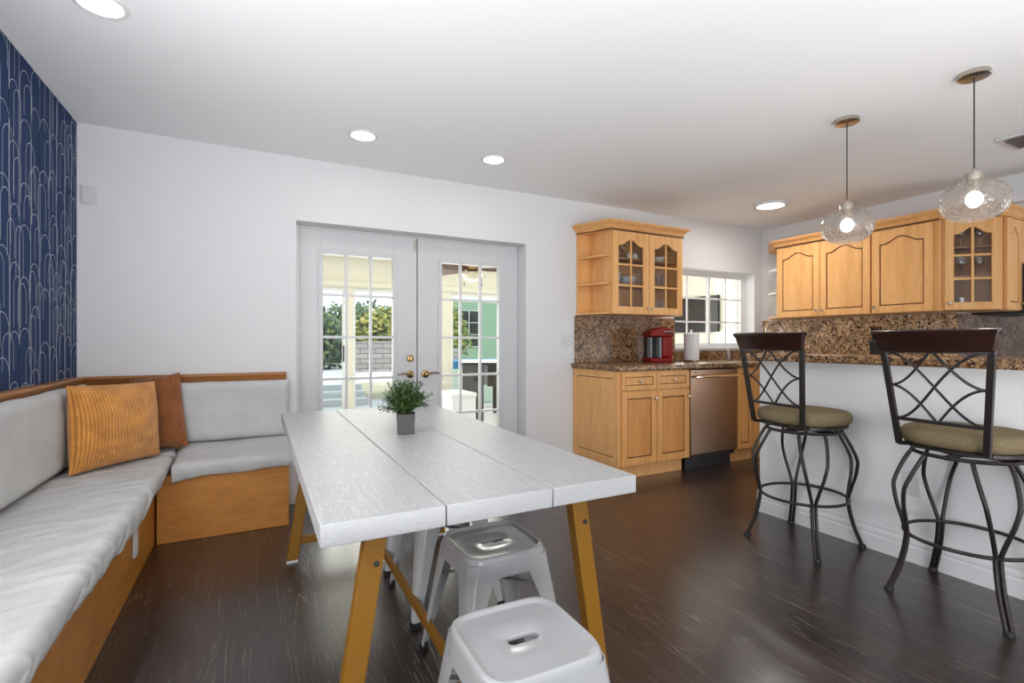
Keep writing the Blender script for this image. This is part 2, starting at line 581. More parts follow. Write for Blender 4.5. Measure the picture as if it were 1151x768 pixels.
M['cream'] = plain('cream_sunroom_paint', (0.78, 0.755, 0.66), 0.7)
M['cream_trim'] = plain('cream_trim', (0.86, 0.84, 0.72), 0.5)
M['tile'] = plain('pale_sunroom_tile', (0.62, 0.62, 0.62), 0.35)
M['screen'] = plain('black_tv_screen', (0.012, 0.012, 0.013), 0.45, spec=0.2)
M['concrete'] = plain('pale_concrete', (0.55, 0.57, 0.60), 0.85, bump=(20, 0.1))
M['beige_stucco'] = plain('beige_stucco', (0.60, 0.57, 0.44), 0.85)
M['foliage'] = plain('tree_leaf_green', (0.15, 0.21, 0.06), 0.7)
M['foliage_y'] = plain('tree_leaf_yellow_green', (0.38, 0.34, 0.08), 0.7)
M['foliage_d'] = plain('tree_leaf_dark', (0.07, 0.11, 0.06), 0.7)
M['bark'] = plain('grey_bark', (0.13, 0.10, 0.08), 0.9)
M['fan_wood'] = wood('brown_fan_blade', (0.06, 0.024, 0.014), (0.11, 0.045, 0.026), rough=0.5)
M['frosted'] = plain('frosted_fan_glass', (0.75, 0.70, 0.55), 0.4)
M['white_vinyl'] = plain('white_vinyl', (0.82, 0.83, 0.84), 0.4)
M['charcoal'] = plain('charcoal_laminate', (0.075, 0.072, 0.068), 0.5)
M['dark_walnut'] = plain('dark_walnut_laminate', (0.035, 0.024, 0.018), 0.4)
M['pool_blue'] = plain('blue_pool_tile', (0.035, 0.22, 0.55), 0.3)
M['green_wall'] = plain('pale_green_siding', (0.20, 0.29, 0.21), 0.8)


def block_mat():
    m, nt, b = newmat('grey_retaining_block')
    tc = nt.nodes.new('ShaderNodeTexCoord')
    mp = nt.nodes.new('ShaderNodeMapping')
    mp.inputs['Rotation'].default_value = (R(90), 0, 0)
    br = nt.nodes.new('ShaderNodeTexBrick')
    br.inputs['Color1'].default_value = (0.34, 0.31, 0.30, 1)
    br.inputs['Color2'].default_value = (0.25, 0.23, 0.225, 1)
    br.inputs['Mortar'].default_value = (0.10, 0.09, 0.09, 1)
    br.inputs['Scale'].default_value = 1
    br.inputs['Mortar Size'].default_value = 0.012
    br.inputs['Brick Width'].default_value = 0.42
    br.inputs['Row Height'].default_value = 0.14
    nt.links.new(tc.outputs['Object'], mp.inputs[0])
    nt.links.new(mp.outputs[0], br.inputs['Vector'])
    nt.links.new(br.outputs['Color'], b.inputs['Base Color'])
    b.inputs['Roughness'].default_value = 0.9
    return m


M['block'] = block_mat()


# ------------------------------------------------------------------ mesh helpers
class MB:
    def __init__(self):
        self.v = []
        self.f = []
        self.m = []
        self.uv = {}

    def _add(self, vs, fs, mi=0):
        o = len(self.v)
        self.v.extend([tuple(p) for p in vs])
        self.f.extend([tuple(i + o for i in f) for f in fs])
        self.m.extend([mi] * len(fs))
        return o

    def box(self, x0, x1, y0, y1, z0, z1, mi=0):
        x0, x1 = min(x0, x1), max(x0, x1)
        y0, y1 = min(y0, y1), max(y0, y1)
        z0, z1 = min(z0, z1), max(z0, z1)
        vs = [(x0, y0, z0), (x1, y0, z0), (x1, y1, z0), (x0, y1, z0), (x0, y0, z1), (x1, y0, z1), (x1, y1, z1), (x0, y1, z1)]
        self._add(vs, [(0, 3, 2, 1), (4, 5, 6, 7), (0, 1, 5, 4), (1, 2, 6, 5), (2, 3, 7, 6), (3, 0, 4, 7)], mi)
        return self

    def hexa(self, bot, top, mi=0):
        n = len(bot)
        self._add(list(bot) + list(top), [tuple(range(n))[::-1], tuple(range(n, 2 * n))] +
                  [(i, (i + 1) % n, n + (i + 1) % n, n + i) for i in range(n)], mi)
        return self

    def prism(self, poly, axis, a, b, mi=0):
        def P(p, t):
            if axis == 'x':
                return (t, p[0], p[1])
            if axis == 'y':
                return (p[0], t, p[1])
            return (p[0], p[1], t)
        self.hexa([P(p, a) for p in poly], [P(p, b) for p in poly], mi)
        return self

    def loops(self, loops, cap0=True, cap1=True, mi=0, closed=True):
        n = len(loops[0])
        vs = [p for lp in loops for p in lp]
        fs = []
        for k in range(len(loops) - 1):
            for i in range(n if closed else n - 1):
                j = (i + 1) % n
                fs.append((k * n + i, k * n + j, (k + 1) * n + j, (k + 1) * n + i))
        if cap0:
            fs.append(tuple(range(n))[::-1])
        if cap1:
            fs.append(tuple(range((len(loops) - 1) * n, len(loops) * n)))
        self._add(vs, fs, mi)
        return self

    def lathe(self, prof, n=24, c=(0, 0, 0), mi=0, cap0=True, cap1=True):
        lp = []
        for r, z in prof:
            lp.append([(c[0] + r * math.cos(2 * PI * i / n), c[1] + r * math.sin(2 * PI * i / n), c[2] + z) for i in range(n)])
        return self.loops(lp, cap0, cap1, mi)

    def tube(self, pts, r, n=8, closed=False, mi=0, ry=None, up=None):
        pts = [Vector(p) for p in pts]
        k = len(pts)
        rr = r if isinstance(r, (list, tuple)) else [r] * k
        lp = []
        prev = None
        for i, p in enumerate(pts):
            if closed:
                t = pts[(i + 1) % k] - pts[i - 1]
            else:
                t = pts[min(i + 1, k - 1)] - pts[max(i - 1, 0)]
            t.normalize()
            if prev is None:
                ref = Vector(up) if up else (Vector((0, 0, 1)) if abs(t.z) < 0.9 else Vector((1, 0, 0)))
                a = (ref - t * ref.dot(t)).normalized()
            else:
                a = (prev - t * prev.dot(t)).normalized()
            prev = a
            bb = t.cross(a)
            s = rr[i]
            s2 = ry if ry else s
            ph = PI / n if n == 4 else 0
            q = math.sqrt(2) if n == 4 else 1
            lp.append([p + a * (s * q * math.cos(2 * PI * j / n + ph)) + bb * (s2 * q * math.sin(2 * PI * j / n + ph)) for j in range(n)])
        if closed:
            lp.append(lp[0])
            return self.loops(lp, False, False, mi)
        return self.loops(lp, True, True, mi)

    def sphere(self, c, rx, ry=None, rz=None, nu=16, nv=10, mi=0):
        ry = ry or rx
        rz = rz or rx
        lp = []
        for k in range(nv + 1):
            th = PI * (0.02 + 0.96 * k / nv)
            lp.append([(c[0] + rx * math.sin(th) * math.cos(2 * PI * i / nu), c[1] + ry * math.sin(th) * math.sin(2 * PI * i / nu),
                        c[2] - rz * math.cos(th)) for i in range(nu)])
        return self.loops(lp, True, True, mi)

    def grid(self, fn, nu, nv, mi=0, uv=False):
        vs = []
        for j in range(nv + 1):
            for i in range(nu + 1):
                vs.append(fn(i / nu, j / nv))
        fs = []
        w = nu + 1
        for j in range(nv):
            for i in range(nu):
                fs.append((j * w + i, j * w + i + 1, (j + 1) * w + i + 1, (j + 1) * w + i))
        o = self._add(vs, fs, mi)
        if uv:
            for j in range(nv + 1):
                for i in range(nu + 1):
                    self.uv[o + j * w + i] = (i / nu, j / nv)
        return self

    def build(self, name, mat, parent=None, bevel=0.0, seg=2, smooth=True, ang=35, loc=None, rot=None, weld=False, recalc=True):
        me = bpy.data.meshes.new(name)
        me.from_pydata(self.v, [], self.f)
        mats = mat if isinstance(mat, (list, tuple)) else [mat]
        for x in mats:
            me.materials.append(M[x] if isinstance(x, str) else x)
        for p, i in zip(me.polygons, self.m):
            p.material_index = i
        if self.uv:
            l = me.uv_layers.new(name='UVMap')
            for lo in me.loops:
                if lo.vertex_index in self.uv:
                    l.data[lo.index].uv = self.uv[lo.vertex_index]
        bm = bmesh.new()
        bm.from_mesh(me)
        if weld:
            bmesh.ops.remove_doubles(bm, verts=bm.verts, dist=1e-5)
        if recalc:
            bmesh.ops.recalc_face_normals(bm, faces=bm.faces)
        bm.to_mesh(me)
        bm.free()
        if smooth:
            me.polygons.foreach_set('use_smooth', [True] * len(me.polygons))
            me.set_sharp_from_angle(angle=R(ang))
        o = bpy.data.objects.new(name, me)
        COL.objects.link(o)
        if parent:
            o.parent = parent
        if loc is not None:
            o.location = loc
        if rot is not None:
            o.rotation_euler = rot
        if bevel:
            b = o.modifiers.new('bevel', 'BEVEL')
            b.width = bevel
            b.segments = seg
            b.limit_method = 'ANGLE'
            b.angle_limit = R(40)
            b.harden_normals = False
        return o


def tag(o, label, cat, group=None, kind=None):
    o['label'] = label
    o['category'] = cat
    if group:
        o['group'] = group
    if kind:
        o['kind'] = kind
    return o


def thing(name, label, cat, loc=(0, 0, 0), rz=0.0, group=None):
    o = bpy.data.objects.new(name, None)
    COL.objects.link(o)
    o.location = loc
    o.rotation_euler = (0, 0, rz)
    o.empty_display_size = 0.1
    return tag(o, label, cat, group)


def struct(o, label=None):
    o['kind'] = 'structure'
    if label:
        o['label'] = label
    return o


def sbox(name, mat, x0, x1, y0, y1, z0, z1, parent=None, bevel=0, label=None):
    o = MB().box(x0, x1, y0, y1, z0, z1).build(name, mat, parent, bevel=bevel)
    if parent is None:
        struct(o, label)
    return o


def dup(root, loc, rz, label, group=None):
    r = root.copy()
    COL.objects.link(r)
    r.location = loc
    r.rotation_euler = (0, 0, rz)
    r['label'] = label
    if group:
        r['group'] = group
    for ch in list(root.children):
        c = ch.copy()
        COL.objects.link(c)
        c.parent = r
        for g in list(ch.children):
            d = g.copy()
            COL.objects.link(d)
            d.parent = c
    return r


def sx(x):
    return max(-1.0, min(1.0, x))


# ------------------------------------------------------------------ the room shell
XL, YB, XR = -0.965, 3.842, 5.319
ZC = 2.475
YD = 3.994            # room face of the french doors
YO = 4.10             # outer face of the back wall
DX0, DX1, DZ = 0.249, 2.126, 2.024
WX0, WX1, WZ0, WZ1 = 3.898, 5.183, 1.077, 1.955
YR = 2.02             # face of the range wall (turns away from the kitchen wall)
XE = 7.2
YN = -3.6

sbox('floor', 'floor', XL - 0.1, XE + 0.1, YN - 0.1, YO, -0.06, 0.0)
sbox('ceiling', 'ceiling', XL - 0.1, XE + 0.1, YN - 0.1, YO, ZC, ZC + 0.1)

bw = MB()
bw.box(XL - 0.1, DX0, YB, YO, 0, ZC)
bw.box(DX0, DX1, YB, YO, DZ, ZC)
bw.box(DX1, WX0, YB, YO, 0, ZC)
bw.box(WX0, WX1, YB, YO, 0, WZ0)
bw.box(WX0, WX1, YB, YO, WZ1, ZC)
bw.box(WX1, XR + 0.1, YB, YO, 0, ZC)
struct(bw.build('wall_back', 'wall'))
sbox('wall_right', 'wall', XR, XR + 0.12, YR + 0.001, YB, 0, ZC)
sbox('wall_range', 'wall', XR + 0.12, XE, YR, YR + 0.12, 0, ZC)
sbox('trim_header', 'wall', XR, XR + 0.12, YN, YR, 2.262, ZC, label='white soffit beam over the kitchen opening')
sbox('wall_end', 'wall', XE, XE + 0.1, YN, YR + 0.12, 0, ZC)
rw = MB()
rw.box(XL - 0.1, -0.75, YN - 0.1, YN, 0, ZC)
rw.box(3.95, XE + 0.1, YN - 0.1, YN, 0, ZC)
rw.box(-0.75, 3.95, YN - 0.1, YN, 0, 0.2)
rw.box(-0.75, 3.95, YN - 0.1, YN, 2.3, ZC)
struct(rw.build('wall_rear', 'wall'))


def wall_left():
    mb = MB()
    mb.box(XL - 0.1, XL, YN, YO, 0, ZC, 0)
    rnd = random.Random(11)

    def arch(yc, w, ztop, zbot, lw=0.0030):
        pts = [(yc - w / 2, zbot)]
        h = w * 0.62
        for k in range(13):
            a = PI - PI * k / 12
            pts.append((yc + w / 2 * math.cos(a), ztop - h + h * math.sin(a)))
        pts.append((yc + w / 2, zbot))
        pts = [(p[0], min(ZC - 0.004, max(0.945, p[1]))) for p in pts]
        for a, b in zip(pts[:-1], pts[1:]):
            dy, dz = b[0] - a[0], b[1] - a[1]
            l = math.hypot(dy, dz)
            if l < 1e-5:
                continue
            ny, nz = -dz / l * lw / 2, dy / l * lw / 2
            x = XL + 0.0012
            q = [(x, a[0] + ny, a[1] + nz), (x, b[0] + ny, b[1] + nz), (x, b[0] - ny, b[1] - nz), (x, a[0] - ny, a[1] - nz)]
            mb._add(q, [(0, 1, 2, 3)], 1)
    y = 3.842 - 0.035
    i = 0
    while y > 0.6:
        w = (0.135, 0.105, 0.125, 0.10)[i % 4]
        z = ZC + 0.12 - rnd.random() * 0.2
        while z > 0.93:
            step = 0.17 + 0.15 * rnd.random()
            arch(y + (rnd.random() - 0.5) * 0.02, w, z, z - step - 0.06)
            if rnd.random() < 0.7:
                arch(y + (0.03 if rnd.random() < 0.5 else -0.035), w * 0.72, z - 0.03 - 0.05 * rnd.random(), z - step + 0.02)
            if rnd.random() < 0.4:
                arch(y + 0.055, w * 0.8, z - 0.09, z - step - 0.06)
            z -= step
        y -= 0.118
        i += 1
    return struct(mb.build('wall_left', ['navy', 'silver_line'], smooth=False, recalc=False))


wall_left()

# baseboards and casings
bb = MB()
bb.box(0.20, DX0 - 0.002, YB - 0.014, YB - 0.0005, 0, 0.10)
bb.box(DX1 + 0.002, 2.632, YB - 0.014, YB - 0.0005, 0, 0.10)
bb.box(0.20, DX0 - 0.002, YB - 0.010, YB - 0.0005, 0.10, 0.13)
bb.box(DX1 + 0.002, 2.632, YB - 0.010, YB - 0.0005, 0.10, 0.13)
struct(bb.build('baseboard_back', 'trim', bevel=0.003))


# french doors ---------------------------------------------------
def french_door(name, x0, x1, gx0, gx1, hinge_left):
    z0, z1 = 0.012, 2.010
    gz0, gz1 = 0.22, 1.838
    y0, y1 = YD, YD + 0.042
    mb = MB()
    mb.box(x0, gx0, y0, y1, z0, z1)
    mb.box(gx1, x1, y0, y1, z0, z1)
    mb.box(gx0, gx1, y0, y1, z0, gz0)
    mb.box(gx0, gx1, y0, y1, gz1, z1)
    root = struct(mb.build(name, 'door', bevel=0.002))
    # raised glazing bead
    t = 0.020
    bd = MB()
    bd.box(gx0 - t, gx0 + 0.012, y0 - 0.009, y1 + 0.006, gz0 - t, gz1 + t)
    bd.box(gx1 - 0.012, gx1 + t, y0 - 0.009, y1 + 0.006, gz0 - t, gz1 + t)
    bd.box(gx0 + 0.012, gx1 - 0.012, y0 - 0.009, y1 + 0.006, gz0 - t, gz0 + 0.012)
    bd.box(gx0 + 0.012, gx1 - 0.012, y0 - 0.009, y1 + 0.006, gz1 - 0.012, gz1 + t)
    bd.build('glazing_bead', 'door', root, bevel=0.003)
    mu = MB()
    w = (gx1 - gx0) / 3
    for k in (1, 2):
        mu.box(gx0 + k * w - 0.010, gx0 + k * w + 0.010, y0 + 0.006, y1 - 0.006, gz0 + 0.012, gz1 - 0.012)
    h = (gz1 - gz0) / 5
    for k in (1, 2, 3, 4):
        mu.box(gx0 + 0.012, gx1 - 0.012, y0 + 0.008, y1 - 0.008, gz0 + k * h - 0.010, gz0 + k * h + 0.010)
    mu.build('muntin_grid', 'trim', root, bevel=0.002)
    MB().box(gx0 + 0.002, gx1 - 0.002, y0 + 0.019, y0 + 0.023, gz0 + 0.002, gz1 - 0.002).build('glass_pane', 'glass', root)
    return root


d1 = french_door('door_1', 0.283, 1.174, 0.432, 0.990, True)
d2 = french_door('door_2', 1.183, 2.118, 1.379, 1.940, False)
d1['label'] = 'white french door leaf with deadbolt and brass lever'
d2['label'] = 'white french door leaf hinged beside the kitchen'


def lever(parent, x, z, dx):
    mb = MB()
    mb.lathe([(0.006, 0.058), (0.012, 0.056), (0.014, 0.03), (0.018, 0.016), (0.030, 0.012), (0.033, 0.004), (0.033, 0.0)], 20, mi=0)
    mb.v = [(x + a, YD - c, z + b) for a, b, c in mb.v]
    pts = [(x + dx * t * 0.115, YD - 0.052 + 0.01 * t, z + 0.012 * math.sin(t * 2.6) - 0.004 * t) for t in [k / 10 for k in range(11)]]
    mb.tube(pts, [0.009 - 0.004 * k / 10 for k in range(11)], 8)
    mb.build('door_handle', 'brass', parent)


lever(d1, 1.119, 0.887, -1)
lever(d2, 1.247, 0.887, 1)
mb = MB()
mb.lathe([(0.030, 0.0), (0.030, 0.006), (0.024, 0.014), (0.012, 0.016), (0.012, 0.02)], 20)
mb.v = [(1.119 + a, YD - c, 1.018 + b) for a, b, c in mb.v]
mb.box(1.113, 1.125, YD - 0.034, YD - 0.018, 1.003, 1.033)
mb.build('deadbolt', 'brass', d1)
mb = MB().box(1.152, 1.166, YD - 0.012, YD, 1.90, 1.99)
mb.box(1.154, 1.164, YD - 0.018, YD - 0.012, 1.93, 1.95)
mb.build('flush_bolt', 'nickel', d1, bevel=0.001)
fr = MB()
fr.box(DX0 + 0.001, 0.281, YD - 0.012, YO, 0, DZ - 0.001)
fr.box(2.120, DX1 - 0.001, YD - 0.002, YO, 0, DZ - 0.001)
fr.box(0.281, 2.120, YD + 0.002, YO, 2.012, DZ - 0.001)
fr.box(DX1 - 0.006, DX1 - 0.001, YB - 0.004, YD - 0.002, 0, DZ - 0.001)  # liner board added to make the reveal look brighter
fr.box(1.168, 1.186, YD + 0.040, YD + 0.060, 0, 2.012)
struct(fr.build('trim_doorframe', 'trim', bevel=0.002), 'white frame around the two french doors')
struct(MB().box(DX0 + 0.001, DX1 - 0.001, YD - 0.05, YO, 0.0005, 0.011).build('trim_threshold', 'nickel'), 'metal threshold under the french doors')

# kitchen window ---------------------------------------------------
YW = 3.965
win = MB()
fx0, fx1, fz0, fz1 = WX0 + 0.002, WX1 - 0.002, WZ0 + 0.002, WZ1 - 0.002
t = 0.035
win.box(fx0, fx0 + t, YW, YW + 0.06, fz0, fz1)
win.box(fx1 - t, fx1, YW, YW + 0.06, fz0, fz1)
win.box(fx0 + t, fx1 - t, YW, YW + 0.06, fz0, fz0 + t)
win.box(fx0 + t, fx1 - t, YW, YW + 0.06, fz1 - t, fz1)
win.box(fx1 - 0.004, fx1, YB - 0.004, YW, fz0 + 0.02, fz1)
win.box(fx0, fx0 + 0.004, YB - 0.004, YW, fz0 + 0.02, fz1)
win.box(fx0 + 0.004, fx1 - 0.004, YB - 0.004, YW, fz1 - 0.004, fz1)
w1 = struct(win.build('window_1', 'white_vinyl', bevel=0.002), 'white slider window over the counter beside the honey cabinet')
xm = 4.585
sash = MB()


def sash_box(xa, xb, y0):
    s = 0.026
    sash.box(xa, xa + s, y0, y0 + 0.022, fz0 + t, fz1 - t)
    sash.box(xb - s, xb, y0, y0 + 0.022, fz0 + t, fz1 - t)
    sash.box(xa + s, xb - s, y0, y0 + 0.022, fz0 + t, fz0 + t + s)
    sash.box(xa + s, xb - s, y0, y0 + 0.022, fz1 - t - s, fz1 - t)
    n = 3 if xb - xa > 0.6 else 2
    xs = (xa + xb) / 2
    for k in ([1] if xa > 4.4 else [0.42]):
        xx = xa + (xb - xa) * (0.5 if xa > 4.4 else 0.5)
        sash.box(xx - 0.009, xx + 0.009, y0 + 0.004, y0 + 0.018, fz0 + t + s, fz1 - t - s)
    for q in (1, 2):
        zz = fz0 + t + (fz1 - fz0 - 2 * t) * q / 3
        sash.box(xa + s, xb - s, y0 + 0.005, y0 + 0.017, zz - 0.009, zz + 0.009)


sash_box(xm - 0.015, fx1 - t, YW + 0.008)
sash_box(fx0 + t, xm + 0.02, YW + 0.034)
sash.build('sash', 'white_vinyl', w1, bevel=0.0015)
g = MB()
g.box(xm + 0.01, fx1 - t - 0.02, YW + 0.017, YW + 0.020, fz0 + t + 0.02, fz1 - t - 0.02)
g.box(fx0 + t + 0.02, xm, YW + 0.044, YW + 0.047, fz0 + t + 0.02, fz1 - t - 0.02)
g.build('glass_pane', 'glass', w1)
sbox('trim_windowsill', 'white_vinyl', WX0 + 0.003, WX1 - 0.003, YB - 0.012, YW, WZ0 + 0.0005, WZ0 + 0.016, label='white sill of the kitchen window')

# pony wall of the breakfast bar -------------------------------------
XP = 3.055
YP = 2.223
sbox('wall_peninsula', 'wall', XP, XP + 0.13, -1.2, YP, 0, 1.026)
bp_ = MB()
prof = [(0, 0), (-0.018, 0), (-0.018, 0.078), (-0.011, 0.086), (-0.014, 0.094), (-0.012, 0.112), (-0.005, 0.122), (-0.007, 0.130), (-0.005, 0.14), (0, 0.142)]
bp_.prism([(XP - 0.0005 + a, b) for a, b in prof], 'y', -1.2, YP + 0.014)
bp_.prism([(XP - 0.0005 + a + 0.0, b) for a, b in prof], 'y', YP + 0.0, YP + 0.014)
bp_.box(XP - 0.016, XP + 0.13, YP + 0.0005, YP + 0.014, 0, 0.085)
bp_.box(XP - 0.012, XP + 0.13, YP + 0.0005, YP + 0.010, 0.085, 0.14)
struct(bp_.build('baseboard_peninsula', 'trim'))

# ------------------------------------------------------------------ sunroom and yard behind the doors
SX0, SX1, SY1 = -1.6, 7.0, 8.0
sbox('floor_sunroom', 'tile', SX0, SX1 + 0.1, YO, SY1 + 0.12, -0.06, -0.002)
sbox('ceiling_sunroom', 'cream', SX0, SX1 + 0.1, YO, SY1 + 0.12, 2.46, 2.56)
sw = MB()
sw.box(SX0, SX1, SY1, SY1 + 0.12, 2.0, 2.46)
sw.box(SX0, SX1, SY1 - 0.03, SY1, 2.02, 2.10)
for xa, xb in ((SX0, SX0 + 0.15), (1.22, 1.335), (2.79, 2.965), (4.9, 5.05), (SX1 - 0.2, SX1)):
    sw.box(xa, xb, SY1, SY1 + 0.12, 0, 2.0)
struct(sw.build('wall_sunroom_far', 'cream', bevel=0.003))
sbox('wall_sunroom_end', 'cream', SX1, SX1 + 0.1, YO, SY1 + 0.12, 0, 2.46)
sbox('wall_sunroom_side', 'cream', SX0 - 0.1, SX0, YO, SY1 + 0.12, 0, 2.46)
for k, (xa, xb) in enumerate(((SX0 + 0.15, 1.22), (1.335, 2.79), (2.965, 4.9), (5.05, SX1 - 0.2))):
    fm = MB()
    xmid = 0.0
    for a in (xa + 0.001, xb - 0.041):
        fm.box(a, a + 0.04, SY1 + 0.04, SY1 + 0.08, 0, 1.999)
    fm.box(xa + 0.04, xb - 0.04, SY1 + 0.04, SY1 + 0.08, 1.95, 1.999)
    fm.box(xa + 0.04, xb - 0.04, SY1 + 0.04, SY1 + 0.08, 0.0, 0.05)
    o = struct(fm.build('window_%d' % (k + 2), 'white_vinyl', bevel=0.002))
    MB().box(xa + 0.04, xb - 0.04, SY1 + 0.058, SY1 + 0.062, 0.05, 1.95).build('glass_pane', 'green_glass' if k == 2 else 'glass', o)
    if k == 0:
        MB().box(xb - 0.035, xb - 0.012, SY1 + 0.02, SY1 + 0.04, 0.85, 1.10).build('pull_handle', 'black_matte', o, bevel=0.004)

sbox('ground_patio', 'concrete', -14, 22, SY1 + 0.12, 10.3, -0.08, -0.01)
sbox('ground_terrace', 'concrete', -14, 22, 10.36, 40, -0.08, 0.33)
sbox('wall_terrace', 'beige_stucco', 1.85, 22, 10.3, 10.36, -0.01, 0.33, label='low beige wall along the raised terrace')
st = MB()
for k in range(3):
    st.box(0.55, 1.84, 10.36 - 0.32 * (3 - k), 10.36 - 0.32 * (2 - k), -0.01, 0.11 * (k + 1))
tag(st.build('garden_steps', 'concrete', bevel=0.01), 'pale concrete steps up to the terrace outside', 'steps')
bl = MB()
bl.box(2.3, 4.6, 14.0, 14.4, 0.33, 1.18)
bl.box(4.6, 5.4, 14.0, 14.4, 0.33, 0.98)
tag(bl.build('block_wall', 'block'), 'grey stacked block wall on the terrace below the trees', 'wall')


def tree(name, label, x, y, zc, rx, rz, n, mats, seed, z0=0.33):
    root = thing(name, label, 'tree', (x, y, z0), 0, 'trees behind the terrace')
    rnd = random.Random(seed)
    tr = MB()
    tr.tube([(0, 0, 0), (0.05, 0, zc * 0.5), (0, 0.05, zc)], [0.12, 0.09, 0.05], 8)
    tr.build('trunk', 'bark', root)
    mb = MB()
    for i in range(n):
        th, ph = rnd.random() * 2 * PI, math.acos(2 * rnd.random() - 1)
        rr = (0.55 + 0.5 * rnd.random()) * (1 + 0.25 * noise.noise(Vector((math.cos(th) * 2 + seed, math.sin(th) * 2, math.cos(ph) * 2))))
        p = Vector((rx * rr * math.sin(ph) * math.cos(th), rx * 0.7 * rr * math.sin(ph) * math.sin(th), zc + rz * rr * math.cos(ph)))
        if p.z < 0.02:
            continue
        d = Vector((rnd.gauss(0, 1), rnd.gauss(0, 1), rnd.gauss(0, 1))).normalized()
        e = d.orthogonal().normalized()
        s = 0.09 + 0.09 * rnd.random()
        q = [p - d * s, p + e * s * 0.45, p + d * s, p - e * s * 0.45]
        mi = 0 if rnd.random() < 0.6 else 1
        mb._add(q, [(0, 1, 2, 3)], mi)
    mb.build('crown', mats, root, smooth=False)
    return root


tree('yellow_tree', 'yellow green feathery tree above the block wall', 3.9, 17.0, 0.95, 1.15, 1.05, 2600, ['foliage_y', 'foliage'], 1)
tree('dense_tree', 'dense green tree behind the block wall end', 6.4, 18.6, 1.15, 1.15, 1.25, 2600, ['foliage', 'foliage_y'], 2)
tree('dark_tree', 'dark tree beyond the garden steps', 1.3, 16.0, 0.85, 1.3, 0.95, 2600, ['foliage_d', 'foliage'], 3)
tree('dark_tree', 'dark hedge-like tree far behind the yellow green one', 3.6, 21.0, 1.1, 2.2, 1.35, 3000, ['foliage_d', 'foliage'], 4)

gh = thing('garden_house', 'pale green garden house with a dark gridded window', 'building', (5.6, 20.5, 0.33))
MB().box(1.4, 8.0, 0, 0.3, 0, 2.75).build('wall_panel', 'green_wall', gh)
gw = MB()
gw.box(1.75, 3.35, -0.03, 0.0, 0.62, 2.25)
gwo = gw.build('window_pane', 'screen', gh)
gm = MB()
for k in range(4):
    gm.box(1.75 + 0.52 * k, 1.78 + 0.52 * k, -0.05, -0.03, 0.62, 2.25)
    gm.box(1.75, 3.35, -0.05, -0.03, 0.62 + 0.535 * k, 0.645 + 0.535 * k)
gm.build('muntin_grid', 'concrete', gwo)
spa = thing('plunge_pool', 'white raised plunge pool with a blue tile band outside', 'pool', (3.05, 8.75, -0.01))
MB().box(0, 1.7, 0, 1.3, 0, 0.66).build('pool_wall', 'white_vinyl', spa, bevel=0.01)
MB().box(0.01, 1.69, 0.01, 1.29, 0.66, 0.80).build('tile_band', 'pool_blue', spa)

cd = MB()
for k in range(4):
    cd.box(SX1 - 0.03, SX1 - 0.001, 5.02 + 0.17 * k, 5.18 + 0.17 * k, 0.02, 2.1)
struct(cd.build('door_3', 'white_vinyl', bevel=0.004), 'white vertical panel door on the sunroom end wall')
# sunroom things
fan = thing('ceiling_fan', 'brown bladed ceiling fan with a frosted light in the sunroom', 'fan', (2.64, 6.3, 2.4595))
mb = MB()
mb.lathe([(0.07, 0), (0.07, -0.04), (0.015, -0.06), (0.015, -0.21), (0.10, -0.23), (0.11, -0.31), (0.06, -0.34)], 24)
mb.build('motor', 'brass', fan)
MB().lathe([(0.055, -0.335), (0.14, -0.35), (0.15, -0.38), (0.11, -0.44), (0.03, -0.47)], 24).build('light_bowl', 'frosted', fan)
for k in range(5):
    a = R(72 * k - 18)
    mb = MB()
    poly = [(0.10, -0.03), (0.22, -0.06), (0.55, -0.075), (0.63, -0.05), (0.65, 0), (0.63, 0.05), (0.55, 0.075), (0.22, 0.06), (0.10, 0.03)]
    bot = [(p[0] * math.cos(a) - p[1] * math.sin(a), p[0] * math.sin(a) + p[1] * math.cos(a), -0.305 + 0.5 * p[1]) for p in poly]
    top = [(p[0], p[1], p[2] + 0.008) for p in bot]
    mb.hexa(bot, top)
    mb.build('blade', 'fan_wood', fan)
for dx in (-0.13, 0.13):
    MB().tube([(dx, -0.02, -0.33), (dx, -0.02, -0.50)], 0.002, 5).lathe([(0.006, 0), (0.008, 0.03), (0.003, 0.05)], 8, (dx, -0.02, -0.54)).build('pull_chain', 'dark_walnut', fan)

fo = thing('foosball_table', 'charcoal foosball table standing in the sunroom', 'game table', (2.56, 6.48, -0.002), R(-21.5))
MB().box(0, 0.30, 0, 1.3, 0.0, 0.83).build('cabinet_body', 'charcoal', fo, bevel=0.006)
MB().box(0.36, 0.62, 0.1, 1.2, 0.52, 0.83).build('goal_box', 'dark_walnut', fo, bevel=0.006)
MB().box(0.30, 0.36, 0.05, 1.25, 0.55, 0.83).build('side_rail', 'grey_plastic', fo, bevel=0.004)
MB().box(-0.01, 0.64, -0.01, 1.31, 0.83, 0.865).build('top_rim', 'black_matte', fo, bevel=0.005)
for yy in (0.12, 1.1):
    MB().box(0.50, 0.57, yy, yy + 0.07, 0, 0.52).build('leg', 'dark_walnut', fo, bevel=0.004)
for k in range(4):
    yy = 0.2 + 0.27 * k
    MB().tube([(0.62, yy, 0.75), (0.80, yy, 0.75)], 0.008, 8).build('rod', 'chrome', fo)
MB().box(0.17, 0.225, -0.006, 0.0, 0.60, 0.66).build('vent_port', 'slot', fo)
ch = thing('storage_chest', 'white storage chest in front of the foosball table', 'chest', (2.10, 5.62, -0.002))
MB().box(0, 0.30, 0, 0.45, 0, 0.48).build('body', 'white_vinyl', ch, bevel=0.008)
MB().box(-0.01, 0.31, -0.01, 0.46, 0.48, 0.53).build('lid', 'white_vinyl', ch, bevel=0.008)
tv = thing('wall_tv', 'black flat television on the cream sunroom wall', 'tv', (SX1, 6.4, 1.33))
